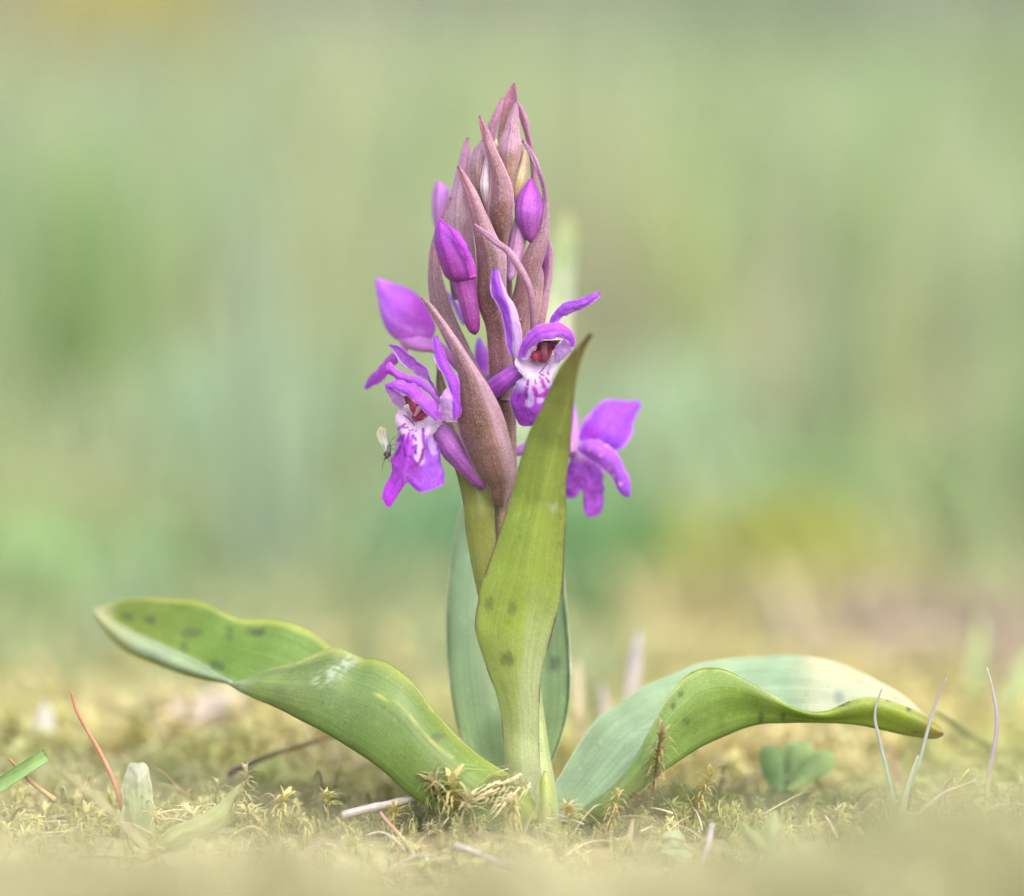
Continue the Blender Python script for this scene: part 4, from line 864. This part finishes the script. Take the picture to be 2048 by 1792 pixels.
gblade([(18, 1518, .4, 4), (40, 1540, .4, 6), (70, 1570, .4, 7), (110, 1600, .4, 8)], [(0, C(176, 130, 96)), (1, C(196, 180, 130))], 'thin brown straw behind the cut green blade', 'straws lying in the moss', M_DRY, 'straw', .8, 'straw')
gblade([(1674, 1675, 1.2, 5), (1662, 1650, 1.2, 6), (1650, 1630, 1.2, 3)], [(0, C(206, 196, 150)), (1, C(214, 196, 170))], 'tiny pale straw stub beside the grass blades', 'straws lying in the moss', M_DRY, 'straw', .6, 'straw')
tag(blade('grass_shoot', [(-60, 1590), (0, 1553), (51, 1520), (86, 1497)], [(-60, 1625), (0, 1587), (63, 1544), (100, 1521)], M_GRASS, grad([(0, C(150, 190, 120)), (1, C(168, 200, 130))]), d=(.6, .6), bulge=(-.06,), nu=40, nv=14, thick=.02, wob=.01), 'cut green grass blade poking in from the left edge', 'grass blade', LB)
tag(blade('dry_leaf', [(240, 1690), (244, 1607), (246, 1569), (256, 1536), (262, 1525)], [(312, 1690), (306, 1600), (300, 1556), (292, 1530), (284, 1524)], M_GRASS,
          lambda u, v, x, y: mix(mix(C(184, 196, 148), C(188, 192, 172), sstep(.4, 1, u)), C(216, 214, 186), .7 * np.maximum(1 - sstep(.02, .1, np.minimum(v, 1 - v)), np.exp(-(np.abs(seg_dist(x, y, [(256, 1540), (276, 1562), (290, 1545)])) / 2) ** 2))), d=(.6, .6, .55), bulge=(.1,), nu=44, nv=20, thick=.02, wob=.05), 'pale translucent torn leaf standing beside the reddish stalk', 'dry leaf')
tag(blade('grass_shoot', [(300, 1690), (340, 1655), (400, 1632), (435, 1610), (470, 1575), (489, 1559)], [(330, 1700), (380, 1676), (440, 1660), (462, 1640), (478, 1600), (491, 1560)], M_GRASS,
          lambda u, v, x, y: mix(C(174, 184, 126), C(180, 166, 130), .6 * sstep(.7, 1, u)), d=(1.0, .8, .7, .6), bulge=(.15, .15, .05), nu=44, nv=16, thick=.02, wob=.04, fold=.5), 'folded pale green blade with a brown tip left of the dark stalk', 'grass blade', LB)
# blurred pale dead leaves behind, left
DL = 'withered pale leaves on the moss behind the orchid'
tag(blade('dry_leaf', [(250, 1530), (300, 1460), (350, 1410), (420, 1385), (490, 1380)], [(300, 1540), (340, 1490), (390, 1450), (450, 1440), (500, 1450)], M_DRY, grad([(0, C(196, 170, 140)), (.6, C(206, 192, 180)), (1, C(196, 190, 170))]), d=(-7, -8, -9), bulge=(.15,), nu=40, nv=14, thick=.03, wob=.3), 'withered pinkish white leaf arching over the moss under the left leaf', 'dry leaf', DL)
tag(blade('dry_leaf', [(70, 1470), (75, 1430), (84, 1405)], [(110, 1470), (106, 1430), (96, 1408)], M_DRY, const(C(196, 192, 176)), d=(-6, -7), bulge=(.1,), nu=20, nv=10, thick=.03), 'small blurred whitish scrap of leaf at the left edge', 'dry leaf', DL)
tag(blade('dry_leaf', [(1395, 1560), (1410, 1520), (1438, 1502)], [(1500, 1580), (1478, 1550), (1446, 1508)], M_DRY, const(C(186, 174, 172)), d=(-5.5, -6), bulge=(.1,), nu=24, nv=12, thick=.04, wob=.1), 'small lilac-grey dead leaf lying under the arch of the right leaf', 'dry leaf', DL)
tag(blade('dry_leaf', [(1690, 1300), (1780, 1260), (1870, 1250), (1950, 1290)], [(1680, 1330), (1770, 1305), (1860, 1310), (1930, 1340)], M_DRY, const(C(182, 170, 148)), d=(-26, -27, -28), bulge=(1.0,), nu=30, nv=12, thick=.05, wob=.2), 'blurred greyish tan dead leaf on the ground far behind the right leaf', 'dry leaf', DL)

# ---- clovers
def leaflet(L, R, d, stops, parent, bulge=.12):
    return blade('leaflet', L, R, M_LEAF, grad(stops), parent, d=d, bulge=(bulge,), nu=30, nv=18, thick=.025, wob=.03)
c1 = empty('clover', P(1560, 1640, -.8))
tag(c1, 'green three-part clover leaf under the arch of the right orchid leaf', 'clover', 'clover plants in the moss')
CLG = [(0, C(196, 222, 140)), (1, C(190, 218, 132))]
leaflet([(1556, 1588), (1530, 1560), (1523, 1530), (1524, 1498), (1540, 1491)], [(1572, 1580), (1568, 1545), (1566, 1520), (1560, 1496), (1546, 1491)], (-1.5, -2.5), [(0, C(186, 222, 150)), (.6, C(196, 226, 132)), (1, C(184, 220, 138))], c1)
leaflet([(1565, 1575), (1568, 1540), (1566, 1510), (1572, 1488), (1590, 1483)], [(1590, 1568), (1612, 1535), (1626, 1510), (1622, 1490), (1606, 1483)], (-1.6, -2.9), CLG, c1)
leaflet([(1572, 1578), (1596, 1545), (1622, 1515), (1642, 1501), (1656, 1501)], [(1584, 1584), (1620, 1567), (1655, 1550), (1671, 1530), (1666, 1508)], (-1.4, -2.5), CLG, c1)
tube('stalk', [(1566, 1576, -1.7, 4), (1590, 1610, -1.4, 4.5), (1606, 1660, -1.0, 5), (1612, 1720, -.6, 5)], M_STEM, grad([(0, C(160, 186, 120)), (1, C(176, 190, 140))]), c1, nu=30, ns=10)
c2 = empty('clover', P(1335, 1730, 1.4))
tag(c2, 'small pale clover leaf low in the moss right of the orchid foot', 'clover', 'clover plants in the moss')
leaflet([(1325, 1700), (1322, 1675), (1335, 1662), (1350, 1660)], [(1345, 1700), (1362, 1692), (1368, 1675), (1360, 1662)], (1.4, 1.2), [(0, C(180, 204, 150)), (1, C(190, 212, 164))], c2)
leaflet([(1322, 1702), (1345, 1698), (1372, 1700), (1384, 1712)], [(1328, 1712), (1350, 1724), (1368, 1732), (1382, 1726)], (1.45, 1.5), [(0, C(180, 204, 150)), (1, C(196, 220, 176))], c2)
tube('stalk', [(1324, 1704, 1.4, 3), (1322, 1740, 1.4, 4), (1326, 1790, 1.4, 4)], M_STEM, const(C(176, 196, 140)), c2, nu=20, ns=8)
c3 = empty('clover', P(1520, 1740, 1.5))
tag(c3, 'blurred green clover leaf in the moss between the whitish twig and the grass blades', 'clover', 'clover plants in the moss')
leaflet([(1510, 1700), (1490, 1670), (1476, 1645)], [(1540, 1700), (1520, 1668), (1482, 1645)], (2.6, 2.4), [(0, C(156, 174, 108)), (1, C(160, 180, 110))], c3)
leaflet([(1516, 1700), (1530, 1650), (1545, 1620)], [(1550, 1700), (1565, 1660), (1552, 1622)], (2.5, 2.3), [(0, C(150, 172, 108)), (1, C(158, 180, 114))], c3)
leaflet([(1500, 1780), (1520, 1740), (1550, 1700), (1570, 1690)], [(1570, 1780), (1575, 1745), (1580, 1710), (1575, 1692)], (3.2, 3.0), [(0, C(164, 186, 130)), (1, C(176, 198, 144))], c3)
tube('stalk', [(1522, 1700, 2.6, 4), (1510, 1740, 2.8, 5), (1494, 1800, 3.0, 5)], M_STEM, const(C(170, 190, 130)), c3, nu=20, ns=8)

# ------------------------------------------------------------------ moss
def moss_template(n_leaf, length, leaf_len, curl, seed, hair=1.0, star=False):
    """one moss shoot standing at the origin: narrow pointed leaves round a thin curved stem"""
    r = np.random.default_rng(seed)
    V, F3, F4, T = [], [], [], []
    bend = r.uniform(-.35, .35, 2)
    def axis(t):
        return np.array([bend[0] * t * t * length, bend[1] * t * t * length, t * length])
    ns = 4
    for i in range(5):
        t = i / 4
        c = axis(t)
        for k in range(ns):
            a = 2 * math.pi * k / ns
            V.append(c + np.array([math.cos(a), math.sin(a), 0]) * 0.022 * (1 - .5 * t)); T.append(t * .5)
    for i in range(4):
        for k in range(ns):
            F4.append([i * ns + k, i * ns + (k + 1) % ns, (i + 1) * ns + (k + 1) % ns, (i + 1) * ns + k])
    for i in range(n_leaf):
        t = (.55 + .45 * i / n_leaf) if star else (.12 + .88 * (i + .5) / n_leaf)
        a = i * 2.399 + r.uniform(-.3, .3)
        el = r.uniform(.1, .6) + (1.0 * max(0, t - .75) / .25 if not star else 1.1 * t - .5)
        L = leaf_len * r.uniform(.7, 1.2) * (0.75 + .5 * t)
        out = np.array([math.cos(a), math.sin(a), 0]); side = np.array([-math.sin(a), math.cos(a), 0]); up = np.array([0, 0, 1.0])
        base = axis(t)
        b0 = len(V)
        for j, (s, w) in enumerate([(0, .8), (.28, 1.0), (.6, .45)]):
            e = el - curl * s * s
            c = base + (out * math.cos(e) + up * math.sin(e)) * L * s
            hw = 0.11 * L * w * hair
            V.append(c - side * hw); V.append(c + side * hw + up * hw * .3)
            T.append(.25 + .6 * t * .6 + .3 * s); T.append(.25 + .6 * t * .6 + .3 * s)
        e = el - curl
        V.append(base + (out * math.cos(e) + up * math.sin(e)) * L * 1.08); T.append(1.0)
        F4 += [[b0, b0 + 1, b0 + 3, b0 + 2], [b0 + 2, b0 + 3, b0 + 5, b0 + 4]]
        F3.append([b0 + 4, b0 + 5, b0 + 6])
    F3 = F3 + [[f[0], f[1], f[2]] for f in F4] + [[f[0], f[2], f[3]] for f in F4]
    return np.array(V), np.array(F3), np.array(T)

FINE = [moss_template(56, .75, .27, .9, 1), moss_template(48, .55, .25, 1.3, 2), moss_template(60, .95, .25, .7, 3), moss_template(36, .45, .32, .5, 4, .8, True), moss_template(50, .65, .29, 1.6, 5), moss_template(30, .5, .36, .8, 6, 1.0)]
ROUGH = [moss_template(24, .75, .27, .9, 11, 2.0), moss_template(20, .55, .25, 1.3, 12, 2.0), moss_template(26, .9, .26, .7, 13, 2.0), moss_template(18, .5, .32, .6, 14, 1.8)]

def moss_colours(T, tone, g):
    """tone 0..1: olive-gold to straw, g: green share"""
    dark = mix(C(156, 142, 96), C(140, 144, 84), g)
    midc = mix(mix(C(182, 178, 112), C(200, 196, 148), tone), C(168, 182, 108), g)
    tip = mix(mix(C(208, 206, 140), C(218, 216, 182), tone), C(200, 212, 146), g)
    T = T[..., None]
    c = np.where(T < .45, dark[:, None] + (midc - dark)[:, None] * (T / .45), midc[:, None] + (tip - midc)[:, None] * ((T - .45) / .55))
    return c

def scatter_moss(name, parts, lean, label):
    Vs, Fs, Cs, off = [], [], [], 0
    for X, Y, scale, TEM in parts:
        n = len(X)
        Z = ground_h(X, Y)
        kind = RNG.integers(0, len(TEM), n)
        tone = np.clip(vnoise(X * .35 + 5, Y * .35, 101) * 1.1 + RNG.normal(0, .15, n), 0, 1)
        g = np.clip(sstep(.55, .85, vnoise(X * .25 + 50, Y * .25, 102)) + RNG.normal(0, .12, n), 0, .9)
        for k, (TV, TF, TT) in enumerate(TEM):
            s = np.where(kind == k)[0]
            if not len(s): continue
            m = len(s)
            yaw = RNG.uniform(0, 2 * np.pi, m); ln = np.abs(RNG.normal(0, lean, m)); la = RNG.uniform(0, 2 * np.pi, m)
            cy, sy = np.cos(yaw), np.sin(yaw)
            R = np.zeros((m, 3, 3)); R[:, 0, 0] = cy; R[:, 0, 1] = -sy; R[:, 1, 0] = sy; R[:, 1, 1] = cy; R[:, 2, 2] = 1
            ax = np.stack([np.cos(la), np.sin(la), 0 * la], 1)
            K = np.zeros((m, 3, 3)); K[:, 0, 2] = ax[:, 1]; K[:, 1, 2] = -ax[:, 0]; K[:, 2, 0] = -ax[:, 1]; K[:, 2, 1] = ax[:, 0]
            I = np.eye(3)[None]
            Rl = I + np.sin(ln)[:, None, None] * K + (1 - np.cos(ln))[:, None, None] * (K @ K)
            M = (Rl @ R) * scale[s][:, None, None]
            W = np.einsum('mij,vj->mvi', M, TV) + np.stack([X[s], Y[s], Z[s] - .04], 1)[:, None, :]
            Vs.append(W.reshape(-1, 3))
            Fs.append((TF[None] + (np.arange(m) * len(TV))[:, None, None] + off).reshape(-1, 3))
            off += m * len(TV)
            ct = mix(moss_colours(np.repeat(TT[None], m, 0), tone[s], g[s]), C(206, 203, 164), np.repeat(.8 * sstep(9, 13, -Y[s])[:, None], len(TT), 1))  # ridge moss painted a paler straw to make up for its self-shadow
            gold = mix(C(218, 208, 128), C(226, 200, 146), vnoise(X[s] * .3 + 70, Y[s] * .3, 104))
            ct = mix(ct, gold[:, None, :], np.repeat((.56 * sstep(2.5, 7, Y[s]) * (1 - .45 * sstep(14, 30, Y[s])) * (.4 + .6 * vnoise(X[s] * .4, Y[s] * .25 + 30, 105)))[:, None], len(TT), 1))
            Cs.append((ct * (1.16 + .06 * sstep(2.5, 8, Y[s]) + .10 * np.exp(-((Y[s] + .5) / 2.0) ** 2))[:, None, None]).reshape(-1, 3))  # colour raised round the foot and behind to lift the shade there
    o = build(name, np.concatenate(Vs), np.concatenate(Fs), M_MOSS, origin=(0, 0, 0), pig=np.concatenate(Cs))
    return tag(o, label, None, None, 'stuff')

def area(n, x0, x1, y0, y1, keep=None):
    X, Y = RNG.uniform(x0, x1, n), RNG.uniform(y0, y1, n)
    if keep is not None:
        k = keep(X, Y); X, Y = X[k], Y[k]
    return X, Y
clear = lambda X, Y: np.hypot(X - BASE[0], Y) > .45
xa, ya = area(3300, -9, 9, -4, 4.5, clear)
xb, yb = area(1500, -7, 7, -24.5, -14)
xc, yc = area(2300, -14, 14, 4.5, 20)
xd, yd = area(2200, -20, 20, 18, 56, lambda X, Y: vnoise(X * .16 + 11, Y * .12, 131) > .42 + .3 * sstep(18, 56, Y))
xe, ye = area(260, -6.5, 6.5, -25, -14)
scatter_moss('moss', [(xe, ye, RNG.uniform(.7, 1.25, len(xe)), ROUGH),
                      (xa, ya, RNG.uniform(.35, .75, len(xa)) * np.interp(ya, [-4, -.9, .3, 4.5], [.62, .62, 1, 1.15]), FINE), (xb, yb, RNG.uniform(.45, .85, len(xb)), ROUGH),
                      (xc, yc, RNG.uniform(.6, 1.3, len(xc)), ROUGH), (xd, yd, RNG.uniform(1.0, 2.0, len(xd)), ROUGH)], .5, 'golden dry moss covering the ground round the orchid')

# fine dead fibres tangled through the moss
def fibres(n, seed):
    r = np.random.default_rng(seed)
    Vs, Fs, Cs, off, k = [], [], [], 0, 7
    for _ in range(n):
        x0, y0 = r.uniform(-8.5, 8.5), r.uniform(-3.0, 6.0)
        if math.hypot(x0 - BASE[0], y0) < .5: continue
        L = r.uniform(.25, 1.1); a = r.uniform(0, 2 * math.pi); rise = abs(r.normal(.15, .3)); cur = r.uniform(-1.2, 1.2); w = r.uniform(.012, .035)
        t = np.linspace(0, 1, k); an = a + cur * t
        px = x0 + np.cumsum(np.cos(an)) * L / k; py = y0 + np.cumsum(np.sin(an)) * L / k
        pz = ground_h(px, py) + .12 + r.uniform(0, .32) + rise * L * np.sin(t * math.pi * r.uniform(.4, .95))
        nx, ny = -np.sin(an), np.cos(an)
        ww = w * (1 - .8 * t)
        A = np.stack([px + nx * ww, py + ny * ww, pz], 1); B = np.stack([px - nx * ww, py - ny * ww, pz], 1); T = np.stack([px, py, pz + ww * 1.3], 1)
        V = np.concatenate([A, B, T]); i = np.arange(k - 1)
        for p, q in ((0, k), (k, 2 * k), (2 * k, 0)):
            Fs.append(np.stack([i + p, i + 1 + p, i + 1 + q, i + q], 1) + off)
        off += 3 * k; Vs.append(V)
        c = [C(206, 192, 146), C(220, 210, 180), C(180, 154, 118), C(158, 122, 92), C(196, 196, 150), C(214, 196, 186)][int(r.integers(0, 6))]
        Cs.append(np.tile(c * r.uniform(.8, 1.1), (3 * k, 1)))
    o = build('dead_grass_litter', np.concatenate(Vs), np.concatenate(Fs), M_DRY, origin=(0, 0, 0), pig=np.concatenate(Cs))
    return tag(o, 'tangle of dry straw fibres lying through the moss', None, None, 'stuff')
fibres(520, 77)

# single moss shoots that stand out
MG = 'single moss shoots standing out round the orchid'
def moss_shoot(px, py, d, size, tmpl, tilt, yaw, cols, label, lenz=1.0):
    TV, TF, TT = FINE[tmpl]
    c, s = math.cos(yaw), math.sin(yaw)
    W = TV @ np.array([[c, s, 0], [-s, c, 0], [0, 0, 1]]) * size
    W[:, 2] *= lenz
    ct, st = math.cos(tilt), math.sin(tilt)
    W = np.stack([W[:, 0] * ct + W[:, 2] * st, W[:, 1], -W[:, 0] * st + W[:, 2] * ct], 1)
    base = P(px, py, d)
    pig = np.stack([np.interp(TT, [0, .5, 1], [cols[0][k], cols[1][k], cols[2][k]]) for k in range(3)], -1)
    return tag(build('moss_shoot', W + base, TF, M_MOSS, origin=base, pig=pig), label, 'moss', MG)
GOLD = (C(150, 136, 84), C(206, 192, 116), C(230, 222, 164)); STRAW = (C(170, 154, 116), C(216, 206, 156), C(232, 226, 190)); BROWN = (C(130, 110, 76), C(164, 142, 100), C(200, 182, 136))
moss_shoot(905, 1640, 1.1, 1.05, 5, -.05, .3, GOLD, 'spreading golden moss shoot before the base of the left orchid leaf')
moss_shoot(950, 1600, 1.0, 1.0, 4, 1.15, 1.2, STRAW, 'straw-coloured moss shoot lying sideways towards the orchid foot')
moss_shoot(1138, 1668, .9, .8, 3, .1, 2.1, GOLD, 'bristly star-shaped moss shoot at the foot of the right leaf')
moss_shoot(1304, 1600, .9, 1.05, 2, .12, 1.0, BROWN, 'brown scaly moss shoot standing against the right leaf')
moss_shoot(1656, 1690, 1.0, .95, 3, -.05, .5, STRAW, 'wiry straw-coloured moss shoot below the clover leaf')
moss_shoot(500, 1640, .9, .75, 2, -.3, 1.9, STRAW, 'leafy moss shoot right of the folded pale blade')
moss_shoot(548, 1640, .9, .7, 5, .35, .9, GOLD, 'small moss shoot leaning right under the left leaf')
moss_shoot(655, 1640, .6, .75, 3, .15, 2.6, (C(160, 154, 90), C(210, 206, 134), C(224, 220, 160)), 'pale yellow-green moss shoot left of the grey twig')
moss_shoot(868, 1600, .95, .75, 3, -.4, .2, STRAW, 'spiky moss shoot spread against the lower edge of the left leaf')

moss_shoot(920, 1650, 1.3, 1.0, 3, .15, .9, STRAW, 'pale moss shoot in front of the golden one at the left leaf base', .9)
moss_shoot(895, 1625, 1.0, .9, 5, -.45, 2.2, STRAW, 'pale moss shoot leaning left over the end of the grey twig')
moss_shoot(990, 1625, 1.15, .8, 4, .7, .4, STRAW, 'curly straw-coloured moss shoot leaning right below the sideways one')
moss_shoot(1030, 1660, 1.2, .7, 1, -.2, 1.7, GOLD, 'short golden moss shoot directly before the orchid stem')
moss_shoot(1215, 1665, 1.0, .75, 0, .3, 2.9, GOLD, 'golden moss shoot leaning right below the right leaf')
moss_shoot(1270, 1650, .8, .85, 3, -.1, .1, BROWN, 'broad brownish moss shoot left of the brown scaly one')
moss_shoot(790, 1665, 1.0, .75, 3, -.15, 1.1, GOLD, 'bristly golden moss shoot before the middle of the pale grey twig')
moss_shoot(1385, 1660, .4, .9, 2, .05, 2.0, (C(150, 134, 80), C(206, 188, 110), C(226, 214, 150)), 'golden moss shoot left of the clover under the leaf arch')

# ------------------------------------------------------------------ meadow behind
def grass_mass(name, X, Y, H, Wd, lean, cols, label, kind='stuff', cat=None, group=None, origin=(0, 0, 0), seg=3):
    n = len(X)
    Z = ground_h(X, Y) - .2
    a = RNG.uniform(0, 2 * np.pi, n); yaw = RNG.uniform(-.9, .9, n)
    dirx, diry = np.cos(a), np.sin(a)
    V = np.zeros((n, 2 * seg + 1, 3)); Tt = np.zeros((n, 2 * seg + 1))
    for j in range(seg + 1):
        t = j / seg
        cx = X + dirx * lean * H * t ** 2; cy = Y + diry * lean * H * t ** 2; cz = Z + H * t * (1 - .25 * lean * t)
        if j == seg:
            V[:, 2 * seg] = np.stack([cx, cy, cz], 1); Tt[:, 2 * seg] = 1
        else:
            w = Wd * (1 - .6 * t) / 2
            V[:, 2 * j] = np.stack([cx - np.cos(yaw) * w, cy - np.sin(yaw) * w, cz], 1)
            V[:, 2 * j + 1] = np.stack([cx + np.cos(yaw) * w, cy + np.sin(yaw) * w, cz], 1)
            Tt[:, 2 * j:2 * j + 2] = t
    f = []
    for j in range(seg - 1):
        f += [[2 * j, 2 * j + 1, 2 * j + 3], [2 * j, 2 * j + 3, 2 * j + 2]]
    f.append([2 * seg - 2, 2 * seg - 1, 2 * seg])
    F = (np.array(f)[None] + (np.arange(n) * (2 * seg + 1))[:, None, None]).reshape(-1, 3)
    pig = (cols[:, None, :] * (0.85 + 0.3 * Tt)[..., None]).reshape(-1, 3)
    o = build(name, V.reshape(-1, 3), F, M_GRASS, origin=origin, pig=pig)
    return tag(o, label, cat, group, kind)

G1, G2, G3, G4, G5, G6 = C(152, 174, 130), C(166, 182, 150), C(176, 178, 158), C(162, 180, 158), C(178, 182, 130), C(132, 138, 138)
n = 30000
q = np.random.default_rng(3).uniform(0, 1, n)
yy = 7 + 94 * q ** 1.2 + 500 * sstep(.45, 1, q) ** 2
xx = RNG.uniform(-1, 1, n) * (CAM_DIST + yy) * .3
hh = RNG.uniform(.35, 1, n) * np.interp(yy, [7, 25, 60, 120, 300, 600], [.8, 2.6, 6.5, 11, 20, 30])
na, nb, nc = vnoise(xx * .045 + 31, yy * .02, 111), vnoise(xx * .03 + 3, yy * .02 + 60, 112), vnoise(xx * .06 + 90, yy * .03, 113)
cc = mix(G2, G1, sstep(.55, .8, na))
cc = mix(cc, G3, sstep(.5, .75, nb))
cc = mix(cc, G4, .8 * sstep(.6, .85, nc))
cc = mix(cc, G5, .7 * sstep(.68, .9, vnoise(xx * .05 + 200, yy * .03 + 9, 114)))
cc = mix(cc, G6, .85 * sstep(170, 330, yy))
cc = cc * RNG.uniform(.8, 1.2, n)[:, None]
cc = cc * np.array([.98, .96, .84])
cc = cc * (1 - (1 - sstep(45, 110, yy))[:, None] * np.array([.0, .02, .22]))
ww = RNG.uniform(.35, .8, n) * np.interp(yy, [11, 40, 300], [.4, .8, 2.0])
ll = np.full(n, .35)
R5 = np.random.default_rng(12)
for k in range(140):
    cy = 26 + 170 * R5.uniform(0, 1) ** .8; cx = R5.uniform(-1, 1) * (CAM_DIST + cy) * .19
    m = int(R5.integers(9, 26)); hk = R5.uniform(.3, 1.05) * np.interp(cy, [26, 60], [.45, 1]) * (5.2 + .125 * (CAM_DIST + cy) - float(ground_h(cx, cy)))
    base = [C(146, 174, 126), C(160, 184, 140), C(178, 192, 158), C(184, 190, 164), C(158, 182, 158), C(176, 188, 138)][int(R5.integers(0, 6))]
    xx = np.concatenate([xx, cx + R5.normal(0, .55, m)]); yy = np.concatenate([yy, cy + R5.normal(0, 2.0, m)])
    hh = np.concatenate([hh, hk * R5.uniform(.6, 1.1, m)]); ww = np.concatenate([ww, R5.uniform(.3, .6, m)]); ll = np.concatenate([ll, R5.uniform(.02, .16, m)])
    cc = np.concatenate([cc, base[None] * np.array([.96, .94, .82]) * R5.uniform(.85, 1.15, m)[:, None]])
TUFTS = [(190, 150, 2.4), (240, 330, 4), (1540, 98, 1.5), (1620, 92, 2.6), (1740, 120, 2), (1180, 105, 1.2), (930, 105, 1.6), (560, 140, 3), (1290, 135, 3), (150, 95, 1.5), (1860, 85, 1.4)]
keep = np.ones(len(xx), bool)
for tpx, td, tr in TUFTS:
    tx, ty = (tpx - 1024) / (PXCM * CAM_DIST) * td, td - CAM_DIST
    inside = (np.abs(xx - tx) < 1.6 * tr + 1.2) & (yy > ty - 26) & (yy < ty + 3)
    keep &= ~(inside & (RNG.uniform(0, 1, len(xx)) < .85))
xx, yy, hh, ww, ll, cc = xx[keep], yy[keep], hh[keep], ww[keep], ll[keep], cc[keep]
grass_mass('meadow_grass', xx, yy, hh, ww, ll, cc, 'soft pale green meadow grass on the bank behind the orchid')

# tufts that make the soft patches of colour far out of focus
TG = 'blurred grass tufts behind the orchid'
def tuft(px, dist, h, rad, colour, label, nb=160, wid=.7, lean=.35):
    x = (px - 1024) / (PXCM * CAM_DIST) * dist
    y = dist - CAM_DIST
    X = x + RNG.normal(0, rad, nb); Y = y + RNG.normal(0, rad, nb)
    cols = colour[None] * RNG.uniform(.85, 1.15, nb)[:, None]
    org = (x, y, float(ground_h(x, y)))
    e = tag(empty('grass_tuft', org), label, 'grass tuft', TG)
    b = grass_mass('blades', X, Y, RNG.uniform(.55, 1.05, nb) * h, np.full(nb, wid), lean, cols, None, 'stuff', origin=org)
    b.parent = e; b.location = (0, 0, 0)
    return e
tuft(190, 150, 18, 2.2, C(154, 182, 120), 'tall dark green blurred tuft at the left edge', 80, .55, .15)
tuft(240, 330, 16, 4.0, C(200, 190, 90), 'yellow blurred tuft in the upper left corner', 180, 1.2)
tuft(1540, 98, 5.2, 1.3, C(168, 174, 88), 'yellow-green blurred tuft above the right leaf', 150, .6)
tuft(1620, 92, 3.4, 2.6, C(180, 172, 122), 'low straw-yellow blurred tuft just above the right leaf', 200, .6)
tuft(1740, 120, 7.0, 2.0, C(148, 176, 120), 'dark green blurred tuft right of the yellow-green one', 90)
tuft(1180, 105, 5.4, 1.2, C(126, 168, 108), 'dark green blurred tuft close right of the orchid stem')
tuft(930, 105, 5.6, 1.5, C(130, 176, 128), 'blue-green blurred tuft close left of the orchid stem')
tuft(560, 140, 9, 3.0, C(172, 198, 164), 'pale blue-green blurred tuft left of the flowers', 90, .7)
tuft(1290, 135, 8.5, 3.0, C(172, 198, 160), 'pale blue-green blurred tuft right of the flowers', 90, .7)
tuft(150, 95, 4.5, 1.5, C(156, 190, 130), 'bright green blurred tuft above the left leaf tip', 110)
tuft(1860, 85, 3.0, 1.3, C(186, 172, 150), 'pale tan dry blurred tuft beyond the right leaf tip')
